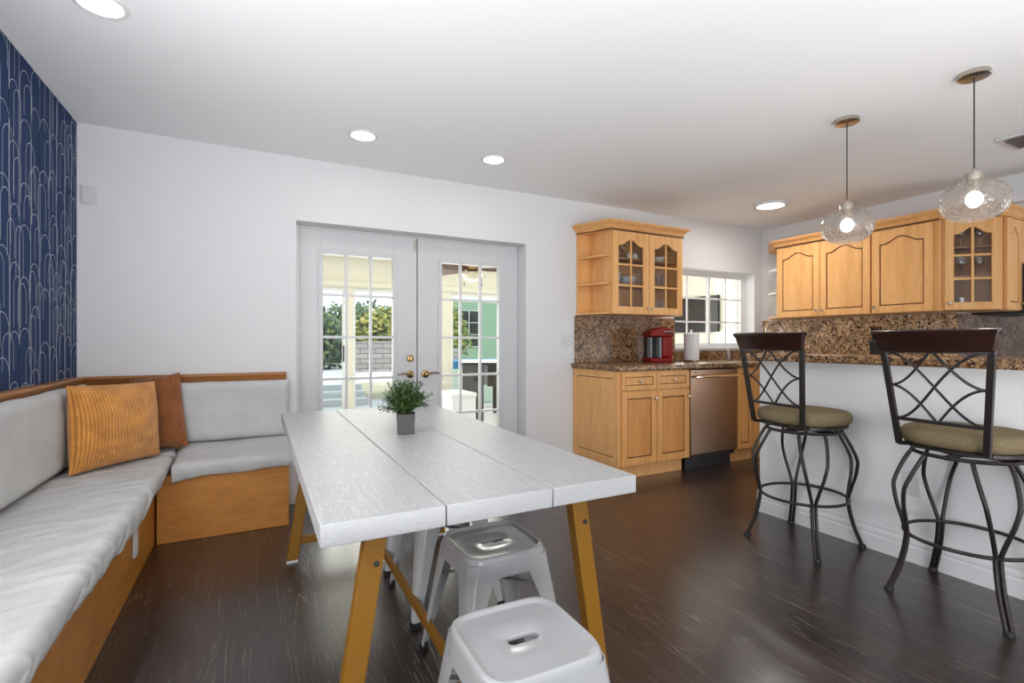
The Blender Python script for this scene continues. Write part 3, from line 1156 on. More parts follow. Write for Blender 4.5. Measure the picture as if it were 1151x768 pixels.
MB().box(-0.055, -0.012, -0.56, 0.56, 0, 0.63).build('screen', 'screen', tv, bevel=0.004)
MB().box(-0.012, 0, -0.15, 0.15, 0.2, 0.45).build('wall_bracket', 'black_matte', tv)

# ------------------------------------------------------------------ dining bench
BX, BY = -0.518, 3.408


def bench():
    root = thing('corner_bench', 'built-in L-shaped orange plywood corner bench with wooden cap rail', 'bench', (0, 0, 0))
    MB().box(XL + 0.004, BX, 0.3, YB - 0.004, 0.001, 0.385).box(BX - 0.0, BX + 0.014, BY, BY + 0.05, 0.001, 0.385).build('seat_box', 'bench_wood', root, bevel=0.002)
    MB().box(BX + 0.001, 0.179, BY, YB - 0.016, 0.001, 0.385).build('end_box', 'bench_wood', root, bevel=0.002)
    MB().box(XL + 0.004, XL + 0.024, 0.3, YB - 0.004, 0.386, 0.90).build('back_panel', 'bench_wood', root)
    MB().box(XL + 0.025, 0.176, YB - 0.024, YB - 0.004, 0.386, 0.90).build('back_panel', 'bench_wood', root)
    prof = [(0.003, 0.942), (0.050, 0.942), (0.056, 0.936), (0.056, 0.928), (0.046, 0.920), (0.040, 0.900), (0.030, 0.888), (0.028, 0.870), (0.025, 0.862), (0.003, 0.862)]
    # left rail runs along Y, back rail along X, mitred in the corner
    mb = MB()
    lo = [(XL + a, 0.3, b) for a, b in prof]
    hi = [(XL + a, YB - a, b) for a, b in prof]
    mb.hexa(lo, hi)
    mb.build('cap_rail', 'cap_wood', root)
    mb = MB()
    lo = [(XL + a, YB - a, b) for a, b in prof]
    hi = [(0.182, YB - a, b) for a, b in prof]
    mb.hexa(lo, hi)
    mb.build('cap_rail', 'cap_wood', root)
    return root


bench()


def fbm(x, y, z=0.0, s=1.0):
    return noise.fractal(Vector((x * s, y * s, z)), 1.0, 2.0, 4)


def left_seat():
    # draped cover: section goes from wall, over the top, round the front, down to a wavy hem
    mb = MB()
    y0, y1 = 0.32, YB - 0.03
    sec = []
    x_in = XL + 0.03
    xf = -0.455
    zt = 0.470

    def pt(u, v):
        y = y0 + (y1 - y0) * v
        hem = 0.366 + 0.008 * math.sin(y * 5 + 2 * math.sin(y * 2.1)) + 0.005 * math.sin(y * 21) - 0.02 * math.exp(-((y - 2.72) / 0.25) ** 2)
        if y > 3.2:   # the hem rises where it meets the back cushion
            hem = min(0.392, hem + (y - 3.2) * 0.12)
        def wr(x, y, k):
            # creases run in from the front edge at a slant
            a_ = 0.80 * x + 0.45 * y
            b_ = 0.90 * y - 0.45 * x
            n1 = noise.noise(Vector((a_ * 3.2, b_ * 13, 0.7)))
            n2 = noise.noise(Vector((a_ * 5.0 + 9, b_ * 26, 2.7)))
            r1 = (1 - abs(n1)) ** 5
            r2 = (1 - abs(n2)) ** 4
            g = fbm(x * 0.8, y * 1.3, 0.3, 2.0)
            m = 0.35 + 0.65 * max(0.0, min(1.0, 0.5 + 1.4 * noise.noise(Vector((x * 2 + 4, y * 1.7, 5.0)))))
            return 0.006 * g + (0.0150 * r1 * (0.25 + 0.75 * k) + 0.0095 * r2 * k) * m
        if u < 0.6:
            k = u / 0.6
            x = x_in + (xf - 0.035 - x_in) * k
            return (x, y, zt - 0.010 * k * k + wr(x, y, k))
        if u < 0.75:
            a = (u - 0.6) / 0.15 * PI / 2
            x = xf - 0.035 + 0.035 * math.sin(a)
            z = zt - 0.010 - 0.035 + 0.035 * math.cos(a)
            w = wr(x, y, 1.0)
            return (x + (w - 0.006) * math.sin(a), y, z + w * math.cos(a))
        k = (u - 0.75) / 0.25
        z_top = zt - 0.045
        z = z_top + (hem - z_top) * k
        w = wr(xf, y + 0.10 * k, 1.0)
        n = noise.noise(Vector((y * 24, z * 4, 1.0)))
        x = xf + (w - 0.006) + 0.005 * n * k - 0.018 * k * k
        return (x, y, z)
    mb.grid(pt, 64, 420)
    o = mb.build('seat_cushion', 'linen', ang=80)
    s = o.modifiers.new('thick', 'SOLIDIFY')
    s.thickness = 0.006
    s.offset = 1
    # foam body under the cover
    tag(o, 'long pale grey seat cushion under the navy wallpaper wall', 'cushion', None)
    MB().box(XL + 0.034, -0.475, 0.34, YB - 0.04, 0.387, 0.455).build('foam', 'linen', o)
    return o


left_seat()


def back_seat():
    mb = MB()
    x0, x1 = -0.432, 0.197
    yb, yf = YB - 0.035, 3.372

    def pt(u, v):
        x = x0 + (x1 - x0) * v
        hem = 0.380 - 0.030 * max(0, 1 - v * 3.0) + 0.006 * math.sin(x * 14)
        zt = 0.500
        edge = min(1, min(v, 1 - v) * 14)
        if u < 0.62:
            k = u / 0.62
            y = yb + (yf + 0.03 - yb) * k
            z = zt - 0.045 * k
            n = fbm(x * 2, y * 2, 2.3, 2.6)
            z += 0.004 * n + 0.003 * math.sin(k * 9 + x * 5) * (1 if 0.1 < k else 0)
            z -= 0.02 * (1 - edge) ** 2
            return (x, y, z)
        if u < 0.76:
            a = (u - 0.62) / 0.14 * PI / 2
            y = yf + 0.03 - 0.03 * math.sin(a)
            z = zt - 0.045 - 0.03 + 0.03 * math.cos(a)
            z -= 0.02 * (1 - edge) ** 2
            return (x, y, z + 0.003 * fbm(x * 2, y, 2.3, 2.6))
        k = (u - 0.76) / 0.24
        ztop = zt - 0.075 - 0.02 * (1 - edge) ** 2
        z = ztop + (hem - ztop) * k
        n = fbm(x * 4, z * 3, 3.0, 2.0)
        return (x, yf + 0.004 * math.sin(x * 30 + 3 * n) * k + 0.012 * k * k - 0.004 * n, z)
    mb.grid(pt, 44, 70)
    o = mb.build('seat_cushion', 'linen', ang=80)
    s = o.modifiers.new('thick', 'SOLIDIFY')
    s.thickness = 0.006
    s.offset = 1
    MB().box(x0 + 0.006, x1 - 0.002, yf + 0.018, yb, 0.387, 0.435).build('foam', 'linen', o, bevel=0.01)
    return tag(o, 'short pale grey seat cushion in front of the white back wall', 'cushion')


back_seat()


def slab_cushion(label, axis, a0, a1, z0, z1, face, back, seed):
    """upright back cushion: axis along which it runs, from its wall side 'back' to its room side 'face'"""
    mb = MB()
    nu, nv = 64, 20

    def pt(side):
        def f(u, v):
            a = a0 + (a1 - a0) * u
            z = z0 + (z1 - z0) * v
            e = min(u * (a1 - a0), (1 - u) * (a1 - a0)) / 0.05
            ez = min(v, 1 - v) * (z1 - z0) / 0.05
            k = math.sqrt(max(0.0, 1 - (1 - min(1, e)) ** 2)) * math.sqrt(max(0.0, 1 - (1 - min(1, ez)) ** 2))
            mid = (face + back) / 2
            d = (face - mid) * (0.25 + 0.75 * k) if side else (back - mid) * (0.25 + 0.75 * k)
            n = fbm(a * 1.5, z * 2.5, seed, 2.5)
            q = mid + d + (0.006 * n * k if side else 0)
            zz = z + (0.006 * n if v > 0.9 else 0)
            return (q, a, zz) if axis == 'y' else (a, q, zz)
        return f
    mb.grid(pt(True), nu, nv)
    mb.grid(pt(False), nu, nv)
    w = nu + 1
    off = w * (nv + 1)
    for i in range(nu):
        mb.f.append((i, i + 1, off + i + 1, off + i)); mb.m.append(0)
        t_ = nv * w
        mb.f.append((t_ + i, t_ + i + 1, off + t_ + i + 1, off + t_ + i)); mb.m.append(0)
    for j in range(nv):
        mb.f.append((j * w, (j + 1) * w, off + (j + 1) * w, off + j * w)); mb.m.append(0)
        mb.f.append((j * w + nu, (j + 1) * w + nu, off + (j + 1) * w + nu, off + j * w + nu)); mb.m.append(0)
    o = mb.build('back_cushion', 'linen', ang=70)
    return tag(o, label, 'cushion')


slab_cushion('long upright pale grey back cushion along the navy wallpaper wall', 'y', 0.34, 3.70, 0.494, 0.908, -0.862, XL + 0.026, 5.0)
slab_cushion('short upright pale grey back cushion against the white wall', 'x', -0.845, 0.196, 0.508, 0.893, 3.735, YB - 0.026, 9.0)


def pillow(name, label, BL, BR, TR, TL, th, mat, seed, sag=0.0):
    BL, BR, TR, TL = map(Vector, (BL, BR, TR, TL))
    nrm = (BR - BL).cross(TL - BL).normalized()
    c0 = (BL + BR + TR + TL) / 4
    mb = MB()

    def f(side):
        def g(u, v):
            # edges pulled slightly inwards between the corners
            pu = u + 0.034 * (0.5 - u) * 4 * v * (1 - v)
            pv = v + 0.030 * (0.5 - v) * 4 * u * (1 - u)
            p = BL * (1 - pu) * (1 - pv) + BR * pu * (1 - pv) + TR * pu * pv + TL * (1 - pu) * pv
            k = (max(0, 4 * u * (1 - u)) ** 0.55) * (max(0, 4 * v * (1 - v)) ** 0.55)
            n = fbm(u * 2.2, v * 2.2, seed, 1.6)
            n2 = noise.noise(Vector((u * 5 + seed, v * 9, seed)))
            crease = 0.0
            if sag:
                d = (v - 0.22 - 0.12 * (u - 0.5)) / 0.03
                crease = -0.012 * math.exp(-d * d) * (1 if u < 0.75 else 0.2) * k
            return p + nrm * (side * (th / 2 * k * (1 + 0.12 * n) + 0.004 * n2 * k) + (crease if side > 0 else 0)) - c0
        return g
    mb.grid(f(1), 44, 44, uv=True)
    mb.grid(f(-1), 44, 44, uv=True)
    o = mb.build(name, mat, weld=True, ang=100, loc=c0)
    return tag(o, label, 'pillow')


pillow('throw_pillow', 'plump gold corduroy throw pillow leaning in front of the rust one',
       (-0.832, 3.185, 0.484), (-0.511, 3.550, 0.486), (-0.535, 3.555, 0.922), (-0.844, 3.195, 0.934), 0.21, 'cord_gold', 3.0, 1)
pillow('throw_pillow', 'rust orange corduroy throw pillow tucked behind the gold one',
       (-0.66, 3.655, 0.512), (-0.376, 3.640, 0.508), (-0.428, 3.685, 0.962), (-0.68, 3.685, 0.925), 0.11, 'cord_rust', 6.0, 0)

# white outlet plate on the bench front
op = MB().box(0, 0.012, -0.035, 0.035, -0.057, 0.057).build('outlet_plate', 'plate', loc=(BX + 0.001, 2.89, 0.196), bevel=0.003)
tag(op, 'white plastic outlet plate on the orange bench front', 'outlet')
MB().box(0.012, 0.014, -0.016, 0.016, -0.04, 0.04).build('socket_face', 'trim', op)


# ------------------------------------------------------------------ dining table
TX0, TX1, TY0, TY1 = 0.122, 1.015, 1.150, 3.085
tb = thing('dining_table', 'long white plank dining table on gold trestle legs', 'table', (0, 0, 0))
for xa, xb in ((TX0, 0.4115), (0.4145, 0.7195), (0.7225, TX1)):
    MB().box(xa, xb, TY0, TY1, 0.698, 0.75).build('tabletop_plank', 'table', tb, bevel=0.0025)
MB().box(TX0 + 0.1, TX1 - 0.1, TY0 + 0.08, TY0 + 0.16, 0.674, 0.6975).build('batten', 'gold', tb, bevel=0.002)
MB().box(TX0 + 0.1, TX1 - 0.1, 2.78, 2.86, 0.674, 0.6975).build('batten', 'gold', tb, bevel=0.002)


def table_leg(xt, xb, y, s):
    hw, hd = 0.0275, 0.020
    bot = [(xb - hw, y - hd, 0.012), (xb + hw, y - hd, 0.012), (xb + hw, y + hd, 0.012), (xb - hw, y + hd, 0.012)]
    top = [(xt - hw, y - hd, 0.6975), (xt + hw, y - hd, 0.6975), (xt + hw, y + hd, 0.6975), (xt - hw, y + hd, 0.6975)]
    lg = MB().hexa(bot, top).build('leg', 'gold', tb, bevel=0.003)
    MB().box(xb - hw, xb + hw, y - hd, y + hd, 0, 0.012).build('foot_pad', 'plate', lg)
    zb = 0.60
    xx = xb + (xt - xb) * (zb / 0.6975) + 0.010
    b = MB().lathe([(0.007, 0), (0.007, 0.004), (0.003, 0.005)], 12)
    b.v = [(xx + a, y - hd - c, zb + d) for a, d, c in b.v]
    b.build('bolt', 'black_matte', lg)


for yy in (1.265, 2.83):
    table_leg(0.268, 0.163, yy, 1)
    table_leg(0.870, 0.975, yy, -1)
    MB().box(0.195, 0.943, yy - 0.010, yy + 0.010, 0.085, 0.127).build('stretcher', 'gold', tb, bevel=0.002)
MB().box(0.552, 0.572, 1.275, 2.82, 0.088, 0.124).build('stretcher', 'gold', tb, bevel=0.002)

# potted plant
pl = thing('potted_plant', 'small bushy green plant in a square grey pot on the table', 'plant', (0.583, 2.150, 0.7503), R(-15))
pot = MB()
pot.hexa([(-0.036, -0.036, 0), (0.036, -0.036, 0), (0.036, 0.036, 0), (-0.036, 0.036, 0)],
         [(-0.040, -0.040, 0.088), (0.040, -0.040, 0.088), (0.040, 0.040, 0.088), (-0.040, 0.040, 0.088)])
pot.build('pot', 'pot', pl, bevel=0.003)
MB().box(-0.035, 0.035, -0.035, 0.035, 0.088, 0.091).build('soil', 'soil', pl)


def plant_foliage():
    rnd = random.Random(5)
    mb = MB()
    for i in range(130):
        a = rnd.random() * 2 * PI
        el = R(8 + 80 * rnd.random() ** 0.8)
        L = 0.075 + 0.05 * rnd.random() + (0.018 if el > R(60) else 0)
        base = Vector((0.02 * math.cos(a) * rnd.random(), 0.02 * math.sin(a) * rnd.random(), 0.089))
        dr = Vector((math.cos(a) * math.cos(el), math.sin(a) * math.cos(el), math.sin(el)))
        pts = [base + dr * L * t + Vector((0, 0, 0.025 * t * (1 - t) * 2)) for t in (0, 0.35, 0.7, 1.0)]
        mb.tube(pts, [0.0012, 0.001, 0.0008, 0.0005], 4, mi=1)
        for t in [0.18 + 0.82 * k / 11 for k in range(12)]:
            p = base + dr * L * t + Vector((0, 0, 0.05 * t * (1 - t)))
            for s in (0, 1, 2):
                d2 = Vector((rnd.gauss(0, 1), rnd.gauss(0, 1), rnd.gauss(0, 1)))
                d2 = (dr * 0.75 + d2.normalized() * 0.75).normalized()
                w = d2.cross(Vector((0.3, 0.2, 1))).normalized() * 0.0024
                l2 = 0.015 + 0.009 * rnd.random()
                mb._add([p, p + d2 * l2 * 0.5 + w, p + d2 * l2, p + d2 * l2 * 0.5 - w], [(0, 1, 2, 3)], 0 if rnd.random() < 0.6 else 1)
    return mb.build('foliage', ['leaf', 'leaf2'], pl, smooth=False)


plant_foliage()


# ------------------------------------------------------------------ white metal stools
def make_stool():
    root = thing('metal_stool', '', 'stool', (0, 0, 0), 0, None)
    N = 64
    A = 0.150
    ZT = 0.452

    def sq(a, z, p=5.5):
        out = []
        for i in range(N):
            th = 2 * PI * i / N
            c, s = math.cos(th), math.sin(th)
            r = a / ((abs(c) ** p + abs(s) ** p) ** (1 / p))
            out.append((r * c, r * s, z))
        return out

    def stad(hl, r, z):
        out = []
        for i in range(N):
            th = 2 * PI * i / N
            c, s = math.cos(th), math.sin(th)
            # ray cast into stadium
            if abs(s) > 1e-6 and abs(r / s * c) <= hl:
                k = r / abs(s)
            else:
                q = hl * abs(c)
                k = q + math.sqrt(max(0, q * q - (hl * hl - r * r)))
            out.append((k * c, k * s, z))
        return out
    lp = [stad(0.026, 0.0150, ZT - 0.020), stad(0.026, 0.0155, ZT - 0.012), stad(0.028, 0.0180, ZT - 0.010), sq(A * 0.55, ZT - 0.010, 4.5), sq(A * 0.85, ZT - 0.010), sq(A * 0.875, ZT - 0.009),
          sq(A * 0.90, ZT - 0.004), sq(A * 0.935, ZT), sq(A * 0.965, ZT - 0.001), sq(A * 0.995, ZT - 0.008), sq(A * 1.01, ZT - 0.020), sq(A * 1.045, ZT - 0.062), sq(A * 1.05, ZT - 0.068),
          sq(A * 1.03, ZT - 0.068), sq(A * 1.0, ZT - 0.03), sq(A * 0.93, ZT - 0.018), sq(A * 0.6, ZT - 0.018, 4.5), stad(0.028, 0.0175, ZT - 0.018), stad(0.026, 0.0150, ZT - 0.020)]
    MB().loops(lp, False, False).build('seat', 'stool', root, ang=50)
    for sxx, syy in ((1, 1), (-1, 1), (-1, -1), (1, -1)):
        mb = MB()
        secs = []
        for t in (0, 0.08, 0.3, 0.6, 1.0):
            z = (ZT - 0.022) + (0.022 - ZT + 0.022) * t
            c = 0.1485 + (0.203 - 0.1485) * t
            w = 0.086 * (1 - t) + 0.030 * t
            if t < 0.1:
                w = 0.094
            rr = 0.036 * (1 - t) + 0.012 * t
            th = 0.003
            outer = [(c - w, c)]
            for k in range(5):
                a = PI / 2 - PI / 2 * k / 4
                outer.append((c - rr + rr * math.cos(a), c - rr + rr * math.sin(a)))
            outer.append((c, c - w))
            inner = [(c - w, c - th)]
            for k in range(5):
                a = PI / 2 - PI / 2 * k / 4
                inner.append((c - rr + (rr - th) * math.cos(a), c - rr + (rr - th) * math.sin(a)))
            inner.append((c - th, c - w))
            secs.append([(sxx * x, syy * y, z) for x, y in outer + inner[::-1]])
        mb.loops(secs)
        lg = mb.build('leg', 'stool', root, ang=40)
        c = 0.2035
        MB().hexa([(sxx * (c - 0.034), syy * (c + 0.003), 0), (sxx * (c + 0.003), syy * (c + 0.003), 0), (sxx * (c + 0.003), syy * (c - 0.034), 0), (sxx * (c - 0.02), syy * (c - 0.02), 0)],
                  [(sxx * (c - 0.034), syy * (c + 0.002), 0.024), (sxx * (c + 0.002), syy * (c + 0.002), 0.024), (sxx * (c + 0.002), syy * (c - 0.034), 0.024), (sxx * (c - 0.02), syy * (c - 0.02), 0.024)]).build('foot_cap', 'black_rubber', lg, bevel=0.002)
    # crossed brace under the seat
    for s in (1, -1):
        pts = [(-0.148, -0.148 * s, 0.30), (-0.09, -0.09 * s, 0.315), (0.0, 0.0, 0.32 + 0.004 * s), (0.09, 0.09 * s, 0.315), (0.148, 0.148 * s, 0.30)]
        MB().tube(pts, 0.0022, 4, ry=0.010, up=(0, 0, 1)).build('brace', 'stool', root)
    return root


st0 = make_stool()
st0.location = (0.567, 1.040, 0)
st0.rotation_euler = (0, 0, R(-1))
st0['label'] = 'white metal stool pulled out past the near end of the white table'
SG = 'white stools at the table'
st0['group'] = SG
for (x, y, lb) in ((0.747, 1.600, 'white metal stool pushed under the table right behind the pulled-out stool'),
                   (0.755, 2.135, 'white metal stool under the table, third from the near end'),
                   (0.762, 2.640, 'white metal stool under the far end of the table by the doors')):
    dup(st0, (x, y, 0), 0, lb, SG)


# ------------------------------------------------------------------ iron bar stools
def make_barstool():
    """local frame: the back stands on -x, the sitter looks to +x"""
    root = thing('bar_stool', '', 'bar stool', (0, 0, 0))
    prof = [(0.185, 0.655), (0.205, 0.625), (0.236, 0.56), (0.258, 0.50), (0.260, 0.46), (0.252, 0.40), (0.238, 0.345), (0.226, 0.285), (0.224, 0.26), (0.234, 0.19), (0.255, 0.11), (0.278, 0.05), (0.292, 0.014)]
    for k in range(4):
        a0 = R(45 + 90 * k)
        mb = MB()
        for s in (1, -1):
            pts = []
            for r, z in prof:
                spread = 0.0095 / r + (R(16) * sx(max(0, (z - 0.30) / 0.33)) ** 0.8 if z > 0.30 else 0)
                a = a0 + s * spread
                pts.append((r * math.cos(a), r * math.sin(a), z))
            # smooth the polyline
            dense = []
            for i in range(len(pts) - 1):
                p0 = Vector(pts[max(i - 1, 0)]); p1 = Vector(pts[i]); p2 = Vector(pts[i + 1]); p3 = Vector(pts[min(i + 2, len(pts) - 1)])
                for q in range(3):
                    t = q / 3
                    dense.append(0.5 * ((2 * p1) + (p2 - p0) * t + (2 * p0 - 5 * p1 + 4 * p2 - p3) * t * t + (3 * p1 - p0 - 3 * p2 + p3) * t ** 3))
            dense.append(Vector(pts[-1]))
            mb.tube(dense, 0.0088, 8)
        lg = mb.build('leg', 'bronze', root, ang=60)
        r = 0.293
        MB().lathe([(0.012, 0), (0.019, 0.0), (0.019, 0.010), (0.015, 0.018), (0.010, 0.02)], 16, (r * math.cos(a0), r * math.sin(a0), 0)).build('foot_cap', 'black_rubber', lg)
    ring = [(0.222 * math.cos(2 * PI * i / 48), 0.222 * math.sin(2 * PI * i / 48), 0.272) for i in range(48)]
    MB().tube(ring, 0.0085, 8, closed=True).build('foot_ring', 'bronze', root)
    ring = [(0.190 * math.cos(2 * PI * i / 48), 0.190 * math.sin(2 * PI * i / 48), 0.652) for i in range(48)]
    MB().tube(ring, 0.009, 8, closed=True).build('top_ring', 'bronze', root)
    sw = MB()
    sw.tube([(-0.19, 0, 0.652), (0.19, 0, 0.652)], 0.010, 4, ry=0.004)
    sw.tube([(0, -0.19, 0.652), (0, 0.19, 0.652)], 0.010, 4, ry=0.004)
    sw.lathe([(0.09, 0.650), (0.09, 0.674)], 24)
    sw.build('swivel_plate', 'bronze', root)
    return root


def barstool_top(root, th):
    top = []
    ct, s_t = math.cos(th), math.sin(th)

    def W(p):
        return (p[0] * ct - p[1] * s_t, p[0] * s_t + p[1] * ct, p[2])

    def fix(mb):
        mb.v = [W(p) for p in mb.v]
        return mb
    N = 64
    # seat frame ring and cushion (rounded, a little wider than deep)

    def rs(ax, ay, z, p=2.6):
        o = []
        for i in range(N):
            a = 2 * PI * i / N
            c, s = math.cos(a), math.sin(a)
            k = 1 / ((abs(c) / ax) ** p + (abs(s) / ay) ** p) ** (1 / p)
            o.append((k * c, k * s, z))
        return o
    fix(MB().loops([rs(0.190, 0.200, 0.674), rs(0.198, 0.208, 0.676), rs(0.198, 0.208, 0.690), rs(0.190, 0.200, 0.692)])).build('seat_frame', 'bronze', root)
    lp = []
    for k in range(9):
        a = -PI / 2 * 0.85 + (PI / 2 * 0.85 + PI / 2 * 0.98) * k / 8
        e = 0.034 * (math.cos(a) - 1)
        z = 0.727 + (0.036 if a < 0 else 0.040) * math.sin(a)
        lp.append(rs(0.216 + e, 0.226 + e, z))
    lp.append(rs(0.12, 0.125, 0.772))
    lp.append(rs(0.04, 0.045, 0.775))
    fix(MB().loops(lp)).build('seat_cushion', 'olive', root, ang=80)
    # back: posts lean outwards and back
    zb, zt = 0.688, 1.118

    def P(s, t):
        """s -1..1 across, t 0..1 from post foot to rail"""
        hw = 0.158 + (0.196 - 0.158) * t
        x = -0.205 - 0.052 * t - 0.018 * math.cos(s * PI / 2) * t
        return (x, s * hw, zb + (zt - zb) * t)
    fm = MB()
    for s in (1, -1):
        fm.tube([P(s, 0), P(s, 0.25), P(s, 0.6), P(s, 1.0)], 0.0085, 4, ry=0.0115, up=(1, 0, 0))
        q = P(s, 0.0)
        fm.tube([q, (q[0] + 0.05, q[1] * 0.95, 0.684), (q[0] + 0.10, q[1] * 0.8, 0.683)], 0.008, 4)
    t0, t1 = 0.27, 0.985
    fm.tube([P(-1 + 2 * k / 10, t0) for k in range(11)], 0.0075, 4, up=(0, 0, 1))
    fm.tube([P(-1 + 2 * k / 10, t1) for k in range(11)], 0.0075, 4, up=(0, 0, 1))
    fix(fm).build('back_frame', 'bronze', root, ang=60)
    lat = MB()

    def Q(s, v):
        return P(s * 0.965, t0 + (t1 - t0) * v)
    nn = 18
    for s in (1, -1):
        lat.tube([Q(s * (-1 + 2 * k / nn), 0.5 - 0.5 * math.sin(PI / 2 * (-1 + 2 * k / nn)) * (0.985)) for k in range(nn + 1)], 0.0058, 6)
        for up in (1, -1):
            pts = []
            for k in range(nn + 1):
                q = k / nn
                v = 0.5 * math.sin(PI / 2 * q) if True else 0
                vv = 1 - v if up > 0 else v
                pts.append(Q(s * (0.03 + 0.97 * q), vv * 0.985 + 0.0075))
            lat.tube(pts, 0.0058, 6)
    fix(lat).build('back_lattice', 'bronze', root, ang=60)
    # curved dark wooden rail with an overhanging cap
    tr = MB()
    n = 24
    secs = []
    for i in range(n + 1):
        s = -1 + 2 * i / n
        ex = 0.034 * math.cos(s * PI / 2)
        xo = -0.262 - ex
        sl = 0.016
        sec = []
        for (dx, z, k) in ((0.010, 1.112, 0.202), (0.012, 1.118, 0.204), (0.010, 1.178, 0.219), (0.017, 1.186, 0.226), (0.017, 1.199, 0.228), (0.008, 1.206, 0.226),
                           (-0.010, 1.206, 0.226), (-0.022, 1.199, 0.228), (-0.022, 1.186, 0.226), (-0.015, 1.178, 0.219), (-0.011, 1.118, 0.204), (-0.009, 1.112, 0.202)):
            sec.append((xo + dx - sl * (z - 1.11) / 0.1, s * k, z))
        secs.append(sec)
    tr.loops(secs)
    fix(tr).build('top_rail', 'mahogany', root, ang=50)


def barstool(loc, th, label):
    r = make_barstool()
    r.location = loc
    r['label'] = label
    r['group'] = 'iron bar stools at the breakfast bar'
    barstool_top(r, th)
    return r


barstool((2.808, 1.767, 0), R(-6), 'dark iron bar stool with olive seat at the bar end facing the cabinets')
barstool((2.822, 1.031, 0), R(-4), 'dark iron bar stool with olive seat in front of the white bar outlet')

# ------------------------------------------------------------------ kitchen cabinets
CZ0, CZ1 = 0.912, 0.958     # worktop
FY = 3.190


def arch_pts(w0, w1, zs, amp, n=18, shoulder=0.86):
    """points of the cathedral arch from left (w0) to right (w1), shoulders at zs, peak zs+amp"""
    out = []
    for i in range(n + 1):
        t = -1 + 2 * i / n
        k = min(1, abs(t) / shoulder)
        out.append((w0 + (w1 - w0) * i / n, zs + amp * 0.5 * (1 + math.cos(PI * k))))
    return out


def cab_door(parent, x, z, w, h, knob, mode='flat', glass=False, y=0.0, name='door', sw=0.062, rot=None, loc=None, pmat='maple', fmat='maple'):
    """door whose front faces local -y; x,z = lower-left corner"""
    t = 0.020
    L = loc if loc is not None else (x, y, z)
    amp = 0.055 if mode == 'arch' else 0
    zs = h - sw - amp - (0.008 if mode == 'arch' else 0)
    fr = MB()
    fr.box(0, sw, -t, 0, 0, h)
    fr.box(w - sw, w, -t, 0, 0, h)
    fr.box(sw, w - sw, -t, 0, 0, sw)
    if mode == 'arch':
        poly = arch_pts(sw, w - sw, zs, amp) + [(w - sw, h), (sw, h)]
        fr.prism(poly, 'y', -t, 0)
    else:
        fr.box(sw, w - sw, -t, 0, h - sw, h)
    d = fr.build(name, fmat, parent, bevel=0.0025, loc=L, rot=rot)
    if glass:
        MB().box(sw - 0.003, w - sw + 0.003, -0.009, -0.006, sw - 0.003, h - sw * 0.5).build('glass_pane', 'cab_glass', d)
        mu = MB()
        mu.box(w / 2 - 0.009, w / 2 + 0.009, -0.018, -0.010, sw, zs + amp)
        for k in (1, 2):
            zz = sw + (zs + 0.02 - sw) * k / 3
            mu.box(sw, w / 2 - 0.009, -0.016, -0.010, zz - 0.009, zz + 0.009)
            mu.box(w / 2 + 0.009, w - sw, -0.016, -0.010, zz - 0.009, zz + 0.009)
        mu.build('muntin', 'maple', d, bevel=0.0015)
    else:
        MB().box(sw - 0.004, w - sw + 0.004, -0.007, -0.001, sw - 0.004, h - sw * 0.4).build('groove', 'maple_dark', d)
        gp = 0.0085
        if mode == 'arch':
            poly = [(a, b - gp) for a, b in arch_pts(sw + gp, w - sw - gp, zs, amp)] + [(w - sw - gp, sw + gp), (sw + gp, sw + gp)]
        else:
            poly = [(sw + gp, h - sw - gp), (w - sw - gp, h - sw - gp), (w - sw - gp, sw + gp), (sw + gp, sw + gp)]
        MB().prism(poly, 'y', -0.016, -0.004).build('panel', pmat, d, bevel=0.006, seg=2)
    if knob:
        kb = MB().lathe([(0.005, 0), (0.005, 0.012), (0.013, 0.018), (0.014, 0.024), (0.009, 0.029), (0.002, 0.030)], 14)
        kb.v = [(knob[0] + a, -t - c, knob[1] + b) for a, b, c in kb.v]
        kb.build('knob', 'nickel', d)
    return d


def drawer(parent, x, z, w, h):
    t = 0.020
    s = 0.040
    fr = MB()
    fr.box(0, s, -t, 0, 0, h).box(w - s, w, -t, 0, 0, h).box(s, w - s, -t, 0, 0, s).box(s, w - s, -t, 0, h - s, h)
    d = fr.build('drawer', 'maple_base_shaded', parent, bevel=0.0025, loc=(x, 0, z))
    MB().box(s - 0.003, w - s + 0.003, -0.007, -0.001, s - 0.003, h - s + 0.003).build('groove', 'maple_dark', d)
    MB().box(s + 0.005, w - s - 0.005, -0.014, -0.004, s + 0.005, h - s - 0.005).build('panel', 'maple_base_shaded', d, bevel=0.003)
    kb = MB().lathe([(0.005, 0), (0.005, 0.012), (0.013, 0.018), (0.014, 0.024), (0.009, 0.029), (0.002, 0.030)], 14)
    kb.v = [(w / 2 + a, -t + 0.006 - c, h / 2 + b) for a, b, c in kb.v]
    kb.build('knob', 'nickel', d)
    return d


# base cabinet with drawers beside the french doors (local origin: front left floor corner)
bc = thing('base_cabinet', 'honey maple base cabinet with two drawers and panelled side by the french doors', 'cabinet', (2.635, FY, 0))
D = YB - 0.004 - FY
cb_ = MB()
cb_.box(0.004, 0.776, 0.001, D, 0.128, CZ0 - 0.001)
cb_.build('carcass', 'maple', bc)
MB().box(0.004, 0.776, 0.075, 0.10, 0, 0.128).box(0.004, 0.03, 0.075, D, 0, 0.128).build('toe_kick', 'maple', bc)
